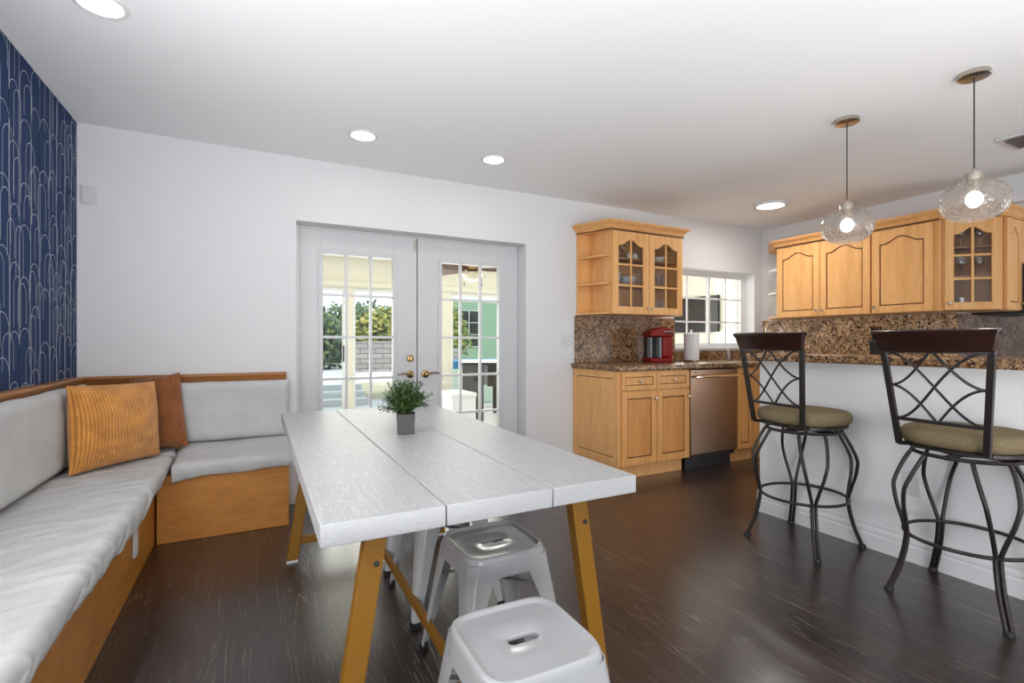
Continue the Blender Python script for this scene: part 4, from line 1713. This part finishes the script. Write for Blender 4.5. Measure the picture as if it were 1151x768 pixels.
# framed side panel facing the doors
sp_ = MB()
fw = 0.062
sp_.box(-0.014, 0.004, 0.0, fw, 0.0 + 0.128, CZ0 - 0.001)
sp_.box(-0.014, 0.004, D - fw, D, 0.128, CZ0 - 0.001)
sp_.box(-0.014, 0.004, fw, D - fw, CZ0 - fw, CZ0 - 0.001)
sp_.box(-0.014, 0.004, fw, D - fw, 0.128, 0.128 + fw)
side = sp_.build('side_panel', 'maple', bc, bevel=0.002)
MB().box(-0.004, 0.003, fw - 0.002, D - fw + 0.002, 0.128 + fw - 0.002, CZ0 - fw + 0.002).build('groove', 'maple_dark', side)
MB().box(-0.010, 0.003, fw + 0.006, D - fw - 0.006, 0.128 + fw + 0.006, CZ0 - fw - 0.006).build('panel', 'maple', side, bevel=0.003)
MB().box(-0.010, 0.004, 0.02, D, 0.0, 0.128).build('side_plinth', 'maple', bc)
for k in range(2):
    x = 0.012 + k * 0.384
    drawer(bc, x, 0.752, 0.380, 0.150)
    cab_door(bc, x, 0.130, 0.380, 0.614, (0.352 if k == 0 else 0.352, 0.545), sw=0.060, pmat='maple_red_shaded', fmat='maple_base_shaded')

# dishwasher
dw = thing('dishwasher', 'brushed stainless dishwasher between the two honey base cabinets', 'dishwasher', (3.421, FY, 0))
MB().box(0.002, 0.606, 0.012, 0.56, 0.10, CZ0 - 0.002).build('tub', 'black_matte', dw)
MB().box(0.002, 0.606, -0.022, 0.010, 0.145, CZ0 - 0.008).build('door', 'steel', dw, bevel=0.004)
MB().box(0.01, 0.60, 0.05, 0.07, 0.0, 0.10).build('kick_plate', 'black_matte', dw)
hd = MB()
hd.tube([(0.03, -0.055, 0.842), (0.578, -0.055, 0.842)], 0.012, 10)
hd.box(0.045, 0.065, -0.055, -0.022, 0.834, 0.850).box(0.543, 0.563, -0.055, -0.022, 0.834, 0.850)
hd.build('handle', 'chrome', dw)
MB().box(0.04, 0.085, -0.0235, -0.022, 0.878, 0.884).build('badge', 'black_matte', dw)

# narrow base cabinet past the dishwasher
bc2 = thing('base_cabinet', 'narrow-doored honey maple base cabinet under the window past the dishwasher', 'cabinet', (4.036, FY, 0))
MB().box(0.0, 0.66, 0.001, D, 0.128, CZ0 - 0.001).build('carcass', 'maple', bc2)
MB().box(0.0, 0.66, 0.075, 0.10, 0, 0.128).build('toe_kick', 'maple', bc2)
cab_door(bc2, 0.004, 0.136, 0.215, 0.766, None, sw=0.050, pmat='maple_base_shaded', fmat='maple_base_shaded')
cab_door(bc2, 0.223, 0.136, 0.40, 0.766, (0.03, 0.70), sw=0.060, pmat='maple_base_shaded', fmat='maple_base_shaded')
# base run under the wall cabinets, seen only from the side
bc3 = thing('base_cabinet', 'honey maple base cabinet hidden behind the breakfast bar', 'cabinet', (XR - 0.61, FY - 0.02, 0), R(-90))
MB().box(0.0, 1.14, 0.001, 0.60, 0.128, CZ0 - 0.001).build('carcass', 'maple', bc3)
MB().box(0.0, 1.14, 0.075, 0.10, 0, 0.128).build('toe_kick', 'maple', bc3)
for k in range(3):
    cab_door(bc3, 0.01 + k * 0.375, 0.136, 0.37, 0.766, (0.03, 0.70), sw=0.060)

# granite worktop: one L-shaped slab with a rounded edge
wt = MB()
ov = 0.036
x0 = 2.597
poly = [(x0, YB - 0.003), (x0, FY - ov), (XR - 0.61 - ov, FY - ov), (XR - 0.61 - ov, YR - 0.02), (XR - 0.003, YR - 0.02), (XR - 0.003, YB - 0.003)]
wt.prism(poly, 'z', CZ0, CZ1)
o = wt.build('worktop', 'granite', bevel=0.014, seg=4)
tag(o, 'brown speckled granite worktop on the honey base cabinets', 'worktop')
o = MB().box(2.955, 3.36, -1.2, 2.262, 1.0275, 1.076).build('bar_counter', 'granite', bevel=0.014, seg=4)
tag(o, 'brown granite bar top on the white breakfast bar wall', 'worktop')
o = MB().box(2.640, WX0, YB - 0.020, YB - 0.0015, CZ1 + 0.0005, 1.400).box(WX0, WX1 + 0.13, YB - 0.020, YB - 0.0015, CZ1 + 0.0005, 1.060).build('backsplash', 'granite', bevel=0.001)
tag(o, 'brown granite backsplash behind the red coffee maker', 'backsplash')
o = MB().box(XR - 0.020, XR - 0.0015, YR - 0.020, YB - 0.022, CZ1 + 0.0005, 1.405).build('backsplash', 'granite_pale', bevel=0.001)
tag(o, 'brown granite backsplash under the arched wall cabinets', 'backsplash')
o = MB().box(XR - 0.001, 6.9, YR - 0.020, YR - 0.0015, CZ1 + 0.0005, 1.40).build('backsplash', 'splash_grey', bevel=0.001)
tag(o, 'grey brown stone backsplash beside the range corner', 'backsplash')

# wall cabinet with glass doors on the back wall ------------------------------------
UZ0, UZ1 = 1.405, 2.178
UY = 3.505
UX0, UX1 = 2.806, 3.655
wc = thing('wall_cabinet', 'honey maple wall cabinet with two arched glass doors and open end shelves', 'cabinet', (UX0, UY, UZ0))
W_, H_, DD = UX1 - UX0, UZ1 - UZ0, YB - 0.004 - UY
ca = MB()
ca.box(0, 0.018, 0, DD, 0, H_)
ca.box(W_ - 0.018, W_, 0, DD, 0, H_)
ca.box(0.018, W_ - 0.018, 0, DD, 0, 0.018)
ca.box(0.018, W_ - 0.018, 0, DD, H_ - 0.018, H_)
ca.box(0.018, W_ - 0.018, DD - 0.012, DD, 0.018, H_ - 0.018)
ca.build('carcass', ['maple'], wc)
for zz in (0.270, 0.505):
    MB().box(0.019, W_ - 0.019, 0.03, DD - 0.013, zz, zz + 0.016).build('inner_shelf', 'maple_in', wc)
dwid = W_ / 2 - 0.003
cab_door(wc, 0.001, 0.004, dwid, H_ - 0.03, (dwid - 0.025, 0.05), 'arch', True, sw=0.066)
cab_door(wc, dwid + 0.005, 0.004, dwid, H_ - 0.03, (0.025, 0.05), 'arch', True, sw=0.066)
# open quarter shelves at the door end
ex = UX0 - 2.662
MB().box(-ex, -0.001, DD - 0.016, DD, 0, H_).build('end_back', 'maple', wc)
for zz in (0.0, 0.268, 0.517, H_ - 0.018):
    poly = [(-0.001, 0.012), (-0.018, 0.010)]
    for k in range(9):
        a = PI / 2 * k / 8
        bx = -0.018 - (ex - 0.018) * math.sin(a) ** 1.0
        by = 0.010 + (DD - 0.03 - 0.010) * (1 - math.cos(a))
        # flattened curve: mostly a diagonal with a soft belly
        k2 = k / 8
        bx = bx * 0.35 + (-0.018 - (ex - 0.018) * k2) * 0.65
        by = by * 0.35 + (0.010 + (DD - 0.04) * k2) * 0.65
        poly.append((bx, by))
    poly += [(-ex, DD - 0.017), (-0.001, DD - 0.017)]
    MB().prism(poly, 'z', zz, zz + 0.018).build('end_shelf', 'maple', wc, bevel=0.003)


def crown(parent, path, z0, mat='maple', name='crown_moulding', prof=None):
    """sweeps a crown profile along an open plan path (list of (x,y)); outward is to the right of travel"""
    prof = prof or [(0.0, 0.0), (0.006, 0.0), (0.006, 0.012), (0.016, 0.014), (0.016, 0.021), (0.012, 0.024), (0.018, 0.032), (0.034, 0.048), (0.044, 0.053), (0.044, 0.059), (0.052, 0.061), (0.055, 0.068), (0.052, 0.076), (0.0, 0.076)]
    n = len(path)
    loops = []
    for i in range(n):
        p = Vector(path[i])
        d0 = (Vector(path[i]) - Vector(path[i - 1])).normalized() if i > 0 else None
        d1 = (Vector(path[i + 1]) - Vector(path[i])).normalized() if i < n - 1 else None
        def rt(d):
            return Vector((d.y, -d.x))
        if d0 is None:
            nrm = rt(d1)
        elif d1 is None:
            nrm = rt(d0)
        else:
            a, b = rt(d0), rt(d1)
            nrm = (a + b)
            nrm = nrm / max(0.2, nrm.dot(a))
        loops.append([(p.x + nrm.x * q, p.y + nrm.y * q, z0 + z) for q, z in prof])
    return MB().loops(loops).build(name, mat, parent, ang=30)


crown(wc, [(-ex - 0.002, DD), (-ex - 0.002, DD - 0.02), (-0.018, -0.012), (W_ + 0.002, -0.012), (W_ + 0.002, DD)], H_ - 0.015)
# rope bead under the crown
rb = MB()
pth = [(-ex - 0.010, DD - 0.02), (-0.022, -0.024), (W_ + 0.012, -0.024)]
for a, b in zip(pth[:-1], pth[1:]):
    rb.tube([(a[0], a[1], H_ - 0.017), (b[0], b[1], H_ - 0.017)], 0.006, 6)
rb.build('rope_bead', 'maple_dark', wc)


def bowl(name, label, x, y, z, r, h, mat, group):
    mb = MB()
    mb.lathe([(r * 0.45, 0), (r * 0.5, 0.004), (r * 0.9, h * 0.7), (r, h), (r * 0.95, h), (r * 0.8, h * 0.6), (r * 0.4, 0.01)], 20)
    o = mb.build(name, mat, loc=(x, y, z))
    return tag(o, label, name.replace('_', ' '), group)


def mug(label, x, y, z, r, h, mat, group):
    mb = MB()
    mb.lathe([(r * 0.9, 0), (r, 0.006), (r, h), (r * 0.9, h), (r * 0.9, 0.01)], 20)
    o = mb.build('mug', mat, loc=(x, y, z))
    pts = [(r + 0.022 * math.sin(PI * k / 8), 0, h * 0.5 + h * 0.32 * math.cos(PI * k / 8)) for k in range(9)]
    MB().tube(pts, 0.004, 6).build('handle', mat, o)
    return tag(o, label, 'mug', group)


def tumbler(name, label, x, y, z, r, h, group, stem=False):
    mb = MB()
    if stem:
        mb.lathe([(r * 0.9, 0), (r * 0.9, 0.003), (0.004, 0.008), (0.004, h * 0.42), (r * 0.8, h * 0.55), (r, h * 0.75), (r * 0.8, h)], 18, cap1=False)
    else:
        mb.lathe([(r * 0.85, 0), (r, h)], 18, cap1=False)
    o = mb.build(name, 'tumbler_glass', loc=(x, y, z))
    return tag(o, label, 'glass', group)


yi = UY + 0.13
z1, z2, z3 = UZ0 + 0.0182, UZ0 + 0.2865, UZ0 + 0.5215
# middle shelf: stacks of pale blue bowls
for k in range(3):
    bowl('bowl', 'pale blue bowl in the taller stack behind the shelf-end glass door, tier %s' % ('bottom', 'middle', 'top')[k], UX0 + 0.125, yi, z2 + 0.0275 * k, 0.072, 0.045, 'china', 'bowls in the taller stack')
for k in range(2):
    bowl('bowl', 'pale blue bowl in the shorter stack of the first glass door, tier %s' % ('lower', 'upper')[k], UX0 + 0.305, yi, z2 + 0.0275 * k, 0.072, 0.045, 'china', 'bowls in the shorter stack')
for k in range(5):
    mb = MB().lathe([(0.05, 0), (0.055, 0.004), (0.088, 0.013), (0.090, 0.016), (0.085, 0.016), (0.05, 0.007)], 24)
    o = mb.build('plate', 'china', loc=(UX0 + 0.13, yi, z1 + 0.0125 * k))
    tag(o, 'pale blue plate stacked on the cabinet floor, tier %s' % ('first', 'second', 'third', 'fourth', 'topmost')[k], 'plate', 'plates stacked in the glass cabinet')
for k, (dx, dy) in enumerate(((0.085, 0.0), (0.145, 0.02), (0.21, -0.02))):
    tumbler('wine_glass', 'clear stemmed glass behind the first arched pane, %s' % ('by the shelf end', 'between two others', 'beside the small mugs')[k], UX0 + dx, yi + dy, z3, 0.03, 0.15, 'stemware on the top shelf', True)
for k in range(2):
    mug('small white mug on the top shelf, %s' % ('nearer the stemware', 'nearer the second door')[k], UX0 + 0.285 + 0.075 * k, yi - 0.03, z3, 0.022, 0.055, 'china_white', 'small mugs on the top shelf')
mug('pale blue mug on the top shelf of the second glass door', UX0 + 0.51, yi - 0.02, z3, 0.045, 0.09, 'china', None)
bowl('bowl', 'white bowl on the top shelf of the second glass door', UX0 + 0.68, yi, z3, 0.065, 0.05, 'china_white', None)
for k in range(4):
    tumbler('tumbler', 'clear tumbler on the middle shelf of the second door, %s' % ('first', 'second', 'third', 'fourth')[k], UX0 + 0.50 + 0.08 * k, yi - 0.02, z2, 0.032, 0.12, 'tumblers on the middle shelf')
for k in range(4):
    tumbler('tumbler', 'clear tumbler on the cabinet floor of the second door, %s' % ('first', 'second', 'third', 'fourth')[k], UX0 + 0.49 + 0.08 * k, yi - 0.02, z1, 0.032, 0.13, 'tumblers on the cabinet floor')

# wall cabinets on the kitchen wall ---------------------------------------------
KX = 4.990
KZ0, KZ1 = 1.410, 2.178
KH = KZ1 - KZ0
KD = XR - 0.004 - KX
YS = [3.420, 2.961, 2.504, 2.033]
uc = thing('wall_cabinet', 'honey wall cabinet with two arched panel doors and open corner shelves', 'cabinet', (KX, YS[0], KZ0), R(-90))
MB().box(0.0, 0.914, 0.001, KD, 0, KH).build('carcass', 'maple', uc)
cab_door(uc, 0.003, 0.004, 0.453, KH - 0.03, (0.427, 0.055), 'arch')
cab_door(uc, 0.460, 0.004, 0.453, KH - 0.03, (0.028, 0.055), 'arch')
for zz in (0.0, 0.268, 0.517, KH - 0.018):
    poly = [(-0.001, 0.02)]
    for k in range(9):
        a = PI / 2 * k / 8
        poly.append((-0.02 - 0.23 * math.sin(a), 0.02 + (KD - 0.03) * (1 - math.cos(a))))
    poly.append((-0.001, KD - 0.01))
    MB().prism(poly, 'z', zz, zz + 0.018).build('corner_shelf', 'maple' if zz in (0.0, KH - 0.018) else 'white_vinyl', uc, bevel=0.003)
uc2 = thing('wall_cabinet', 'honey wall cabinet with a single arched panel door', 'cabinet', (KX, YS[2] - 0.002, KZ0), R(-90))
MB().box(0.0, 0.512, 0.001, KD, 0, KH).build('carcass', 'maple', uc2)
cab_door(uc2, 0.009, 0.004, 0.458, KH - 0.03, (0.028, 0.055), 'arch')
# crown of the straight run
crown(uc, [(-0.255, KD), (-0.24, KD - 0.06), (-0.02, -0.012), (0.914, -0.012)], KH - 0.015)
crown(uc2, [(0.0005, -0.012), (0.512, -0.012)], KH - 0.015)
rb = MB().tube([(-0.02, -0.024, KH - 0.016), (0.914, -0.024, KH - 0.016)], 0.006, 6)
rb.build('rope_bead', 'maple_dark', uc)
MB().tube([(0.001, -0.024, KH - 0.016), (0.512, -0.024, KH - 0.016)], 0.006, 6).build('rope_bead', 'maple_dark', uc2)

# diagonal glass corner cabinet
YD0 = 1.990
dl = 0.405
s2 = math.sqrt(0.5)
dcab = thing('corner_wall_cabinet', 'honey diagonal wall cabinet with six-pane arched glass door', 'cabinet', (KX, YD0, KZ0), R(-45))
xe, ye = KX + dl * s2, YD0 - dl * s2


def loc45(x, y):
    dx, dy = x - KX, y - YD0
    c, s = math.cos(R(45)), math.sin(R(45))
    return (dx * c - dy * s, dx * s + dy * c)


plan = [(KX, YD0), (xe, ye), (xe + 0.02, ye), (xe + 0.02, YR - 0.004), (XR - 0.004, YR - 0.004), (XR - 0.004, YD0)]
plan = [loc45(*p) for p in plan]
dc = MB()
dc.prism(plan, 'z', 0, 0.018)
dc.prism(plan, 'z', KH - 0.018, KH)
dc.build('shelf_boards', 'maple_in', dcab)
bk = MB()
for a, b in ((2, 3), (3, 4), (4, 5), (5, 0)):
    p, q = Vector(plan[a]), Vector(plan[b])
    if (q - p).length < 0.005:
        continue
    d = (q - p).normalized()
    nn_ = Vector((-d.y, d.x)) * 0.012
    bk.hexa([(*p, 0.018), (*q, 0.018), (*(q + nn_), 0.018), (*(p + nn_), 0.018)], [(*p, KH - 0.018), (*q, KH - 0.018), (*(q + nn_), KH - 0.018), (*(p + nn_), KH - 0.018)])
bk.build('carcass', 'maple_in', dcab)
for zz in (0.27, 0.51):
    poly = [loc45(*p) for p in ((KX + 0.04, YD0 - 0.01), (xe - 0.01, ye + 0.03), (xe, YR - 0.02), (XR - 0.03, YR - 0.02), (XR - 0.03, YD0 - 0.005))]
    MB().prism(poly, 'z', zz, zz + 0.014).build('inner_shelf', 'maple_in', dcab)
MB().box(0.0, 0.022, -0.004, 0.012, 0, KH).box(dl - 0.012, dl, -0.004, 0.012, 0, KH).build('face_frame', 'maple', dcab, bevel=0.002)
cab_door(dcab, 0.020, 0.004, dl - 0.034, KH - 0.03, (0.025, 0.055), 'arch', True, sw=0.062)
crown(dcab, [loc45(KX, YD0), (0.0, -0.012), (dl, -0.012), loc45(xe + 0.02, ye - 0.012)], KH - 0.015)
gx, gy = KX + 0.20, YD0 - 0.10
for k, (dx, dy, zz) in enumerate(((-0.05, 0.02, 0.0182), (0.04, -0.06, 0.2845), (-0.06, 0.02, 0.2845), (0.04, -0.06, 0.5245), (-0.06, 0.02, 0.5245))):
    tumbler('wine_glass', ['clear squat glass on the floor of the diagonal cabinet', 'clear stemmed glass on the middle shelf of the diagonal cabinet, range side', 'clear stemmed glass on the middle shelf of the diagonal cabinet, panel door side',
            'clear stemmed glass on the top shelf of the diagonal cabinet, range side', 'clear stemmed glass on the top shelf of the diagonal cabinet, panel door side'][k], gx + dx, gy + dy, KZ0 + zz, 0.036, 0.09 if k == 0 else 0.17, 'glasses in the diagonal cabinet', k > 0)

# narrow cabinet past the diagonal one and the microwave
nc = thing('wall_cabinet', 'narrow honey wall cabinet beside the black microwave', 'cabinet', (xe + 0.021, ye, KZ0))
MB().box(0.0, 0.30, 0.001, YR - 0.004 - ye, 0, KH).build('carcass', 'maple', nc)
cab_door(nc, 0.012, 0.004, 0.285, KH - 0.03, (0.26, 0.055), 'arch', sw=0.060)
crown(nc, [(0.0, -0.012), (0.30, -0.012)], KH - 0.015)
uc3 = thing('wall_cabinet', 'short honey wall cabinet above the black microwave', 'cabinet', (xe + 0.322, ye, 1.80))
MB().box(0.0, 0.76, 0.001, YR - 0.004 - ye, 0, KZ1 - 1.80).build('carcass', 'maple', uc3)
for k in range(2):
    cab_door(uc3, 0.004 + 0.378 * k, 0.004, 0.374, KZ1 - 1.80 - 0.03, (0.345 if k == 0 else 0.03, 0.04), 'flat')
crown(uc3, [(0.0, -0.012), (0.76, -0.012)], KZ1 - 1.80 - 0.015)
mw = thing('microwave', 'black microwave mounted beside the narrow wall cabinet', 'microwave', (xe + 0.324, ye - 0.07, 1.392))
MB().box(0.0, 0.75, 0.0, YR - 0.004 - ye + 0.07, 0, 0.402).build('case', 'black_matte', mw, bevel=0.004)
MB().box(0.005, 0.56, -0.012, 0.0, 0.01, 0.395).build('door', 'black_gloss', mw, bevel=0.003)
MB().tube([(0.54, -0.04, 0.05), (0.54, -0.04, 0.35)], 0.008, 8).build('handle', 'black_gloss', mw)

# ------------------------------------------------------------------ worktop things
cm = thing('coffee_maker', 'red pod coffee maker on the granite worktop', 'coffee maker', (3.325, 3.60, CZ1 + 0.0008), R(-20))
MB().box(-0.016, 0.207, -0.10, 0.12, 0, 0.045).build('base', 'red', cm, bevel=0.012, seg=3)
MB().box(0.102, 0.205, -0.10, 0.12, 0.045, 0.25).build('body', 'red', cm, bevel=0.018, seg=3)
MB().box(-0.004, 0.102, 0.0, 0.11, 0.045, 0.245).build('brew_bay', 'black_gloss', cm, bevel=0.006)
MB().box(-0.013, 0.004, -0.085, 0.0, 0.046, 0.24).box(0.075, 0.099, -0.085, 0.0, 0.046, 0.24).build('water_tank', 'grey_plastic', cm, bevel=0.004)
hp = []
for k in range(9):
    t = k / 8
    hp.append((-0.016 + 0.225 * t, 0.262 + 0.075 * math.sin(PI * (0.10 + 0.70 * t))))
poly = [(-0.016, 0.245)] + hp + [(0.209, 0.245)]
MB().prism(poly, 'y', -0.105, 0.12).build('lid', 'red', cm, bevel=0.010, seg=3)
MB().tube([(0.105, -0.112, 0.292), (0.155, -0.122, 0.290), (0.212, -0.115, 0.285), (0.222, -0.06, 0.282)], 0.008, 8).build('lever_handle', 'chrome', cm)

pt_ = thing('paper_towel', 'white paper towel roll standing on the worktop by the window', 'paper towel', (3.855, 3.56, CZ1 + 0.0008))
MB().lathe([(0.078, 0), (0.080, 0.006), (0.075, 0.012), (0.01, 0.014)], 28).build('stand_base', 'steel', pt_)
MB().lathe([(0.020, 0.015), (0.072, 0.015), (0.073, 0.02), (0.073, 0.272), (0.072, 0.277), (0.020, 0.277)], 32).build('paper_roll', 'paper', pt_)
MB().lathe([(0.006, 0.277), (0.006, 0.298), (0.011, 0.303), (0.012, 0.312), (0.006, 0.318)], 14).build('finial', 'chrome', pt_)

fc = thing('kitchen_faucet', 'brushed nickel arched kitchen faucet under the corner shelves', 'faucet', (5.10, 3.44, CZ1 + 0.0008))
pts = [(0, 0, 0), (0, 0, 0.32)] + [(-0.075 * 0.35 * (1 - math.cos(a)), 0.075 * (1 - math.cos(a)), 0.32 + 0.085 * math.sin(a)) for a in [PI * k / 12 for k in range(1, 13)]]
pts.append((-0.0525, 0.15, 0.25))
MB().tube(pts, 0.013, 10).build('spout', 'nickel', fc)
MB().lathe([(0.028, 0), (0.028, 0.02), (0.016, 0.05)], 18).build('base', 'nickel', fc)
MB().tube([(0.0, -0.02, 0.06), (-0.02, -0.085, 0.10)], 0.007, 8).build('lever', 'nickel', fc)

kb = thing('knife_block', 'black knife block on the worktop behind the nearer bar stool', 'knife block', (5.12, 2.49, CZ1 + 0.0008), R(-90))
MB().hexa([(-0.05, -0.07, 0), (0.05, -0.07, 0), (0.05, 0.09, 0), (-0.05, 0.09, 0)], [(-0.05, -0.10, 0.20), (0.05, -0.10, 0.20), (0.05, 0.02, 0.25), (-0.05, 0.02, 0.25)]).build('block', 'black_matte', kb, bevel=0.005)
for k in range(4):
    x = -0.036 + 0.024 * k
    MB().tube([(x, -0.05, 0.22), (x, -0.085, 0.335)], 0.009, 6).build('knife_handle', 'black_gloss', kb)

# small clear dish soap bottle and dish brush tray at the sink
sb_ = thing('soap_bottle', 'clear soap bottle on the worktop below the kitchen window', 'bottle', (4.47, 3.62, CZ1 + 0.0008))
MB().lathe([(0.026, 0), (0.028, 0.01), (0.028, 0.07), (0.012, 0.088), (0.010, 0.095)], 18).build('bottle_body', 'tumbler_glass', sb_)
MB().lathe([(0.012, 0.095), (0.012, 0.105), (0.004, 0.108), (0.004, 0.122)], 12).tube([(0, 0, 0.121), (-0.03, 0, 0.118)], 0.004, 6).build('pump', 'plate', sb_)


# ------------------------------------------------------------------ wall plates
def plate(name, label, loc, rz, w, h, kind):
    """faces local -y"""
    o = thing(name, label, 'switch' if kind != 'outlet' else 'outlet', loc, rz)
    MB().box(-w / 2, w / 2, -0.006, -0.0003, -h / 2, h / 2).build('plate', 'plate', o, bevel=0.002)
    if kind == 'outlet':
        for s in (1, -1):
            f = MB().lathe([(0.0165, 0), (0.0165, 0.0022)], 20)
            f.v = [(a, -0.006 - c, b * 0.85 + s * 0.0195) for a, b, c in f.v]
            fo_ = f.build('socket', 'trim', o)
            MB().box(-0.0075, -0.0055, -0.0088, -0.0081, s * 0.0195 - 0.001, s * 0.0195 + 0.008).box(0.0055, 0.0075, -0.0088, -0.0081, s * 0.0195 - 0.001, s * 0.0195 + 0.007).box(-0.002, 0.002, -0.0088, -0.0081, s * 0.0195 - 0.010, s * 0.0195 - 0.006).build('slot', 'slot', fo_)
    elif kind == 'toggle':
        for s in (1, -1):
            MB().box(s * 0.023 - 0.005, s * 0.023 + 0.005, -0.016, -0.006, -0.011, 0.011).build('toggle', 'trim', o, bevel=0.002)
    else:
        MB().box(-w / 2 + 0.008, w / 2 - 0.008, -0.012, -0.006, -h / 2 + 0.008, h / 2 - 0.008).build('cover', 'plate', o, bevel=0.003)
    return o


plate('light_switch', 'white double light switch beside the granite backsplash', (2.560, YB, 1.165), 0, 0.115, 0.115, 'toggle')
plate('wall_chime', 'blank white box high on the wall beside the navy wallpaper', (-0.905, YB, 2.045), 0, 0.085, 0.115, 'blank')
plate('wall_outlet', 'white double outlet low on the breakfast bar wall', (XP, 1.345, 0.405), R(-90), 0.075, 0.118, 'outlet')
plate('wall_outlet', 'small outlet plate on the grey stone backsplash', (5.74, YR - 0.0205, 1.205), 0, 0.07, 0.115, 'outlet')


# ------------------------------------------------------------------ ceiling fittings
def downlight(label, x, y, r, name='recessed_light', drop=0.006, watt=1.0):
    o = thing(name, label, 'ceiling light', (x, y, ZC), 0, 'recessed ceiling lights' if name == 'recessed_light' else None)
    MB().lathe([(r * 0.80, -0.001), (r * 0.80, -drop), (r * 0.86, -drop - 0.003), (r * 0.98, -drop), (r, -0.003), (r, -0.0005)], 40, cap0=False, cap1=False).build('trim_ring', 'trim', o)
    MB().lathe([(0.001, -drop + 0.001), (r * 0.805, -drop + 0.001)], 40, cap0=True, cap1=False).build('lens', 'led', o)
    l = lamp('light', 'AREA', (x, y, ZC - drop - 0.012), watt, size=r * 1.5, color=(1, 0.97, 0.93))
    return o


downlight('round recessed ceiling light above the bench corner seat', -0.545, 2.455, 0.092)
downlight('round recessed ceiling light over the french door with the deadbolt', 0.602, 3.243, 0.092)
downlight('round recessed ceiling light over the french door nearest the kitchen', 1.522, 3.236, 0.092)
dk = downlight('wide flush disc ceiling light in front of the kitchen window', 4.366, 3.065, 0.150, 'flush_light', 0.022, 9)


def pendant(label, x, y, zc):
    o = thing('pendant_light', label, 'pendant light', (x, y, ZC), 0, 'glass pendants over the breakfast bar')
    MB().lathe([(0.001, -0.0005), (0.062, -0.0005), (0.064, -0.004), (0.064, -0.022), (0.058, -0.026), (0.001, -0.027)], 36).build('canopy', 'nickel', o)
    zt = zc - ZC
    rz = 0.100
    rx = 0.136
    MB().tube([(0, 0, -0.026), (0, 0, zt + rz + 0.055)], 0.0032, 8).build('cord', 'black_matte', o)
    MB().lathe([(0.006, 0.066), (0.012, 0.05), (0.034, 0.046), (0.036, 0.042), (0.036, 0.004), (0.030, -0.004), (0.022, -0.03), (0.018, -0.035)], 28, (0, 0, zt + rz - 0.008)).build('socket_cup', 'nickel', o)
    prof = []
    for k in range(25):
        a = PI * (0.075 + 0.80 * k / 24)
        prof.append((rx * math.sin(a) ** 0.78, rz * math.cos(a) * 1.0))
    # squarish oblate bowl, open at its flat foot
    sh = MB().lathe([(0.034, rz * 0.97)] + prof, 48, (0, 0, zt), cap0=False, cap1=False)
    sh.build('glass_shade', 'shade_glass', o, ang=80)
    MB().sphere((0, 0, zt + 0.008), 0.034, 0.034, 0.042).build('bulb', 'bulb', o)
    lamp('light', 'POINT', (x, y, zc - 0.045), 2, color=(1, 0.93, 0.82), radius=0.03)
    return o


pendant('smoky glass pendant light hanging above the bar end', 3.111, 1.692, 1.838)
pendant('smoky glass pendant light nearest the ceiling vent', 3.130, 1.114, 1.845)

vt = thing('ceiling_vent', 'bronze slatted air vent in the white ceiling', 'vent', (4.45, 1.28, ZC))
MB().box(-0.16, -0.13, -0.28, 0.14, -0.012, -0.0005).box(0.13, 0.16, -0.28, 0.14, -0.012, -0.0005).box(-0.13, 0.13, 0.11, 0.14, -0.012, -0.0005).box(-0.13, 0.13, -0.28, -0.25, -0.012, -0.0005).build('frame', 'trim', vt, bevel=0.002)
for k in range(6):
    x = -0.11 + 0.044 * k
    MB().hexa([(x - 0.018, -0.25, -0.022), (x + 0.014, -0.25, -0.006), (x + 0.016, -0.25, -0.009), (x - 0.016, -0.25, -0.025)],
              [(x - 0.018, 0.11, -0.022), (x + 0.014, 0.11, -0.006), (x + 0.016, 0.11, -0.009), (x - 0.016, 0.11, -0.025)]).build('slat', 'vent', vt)
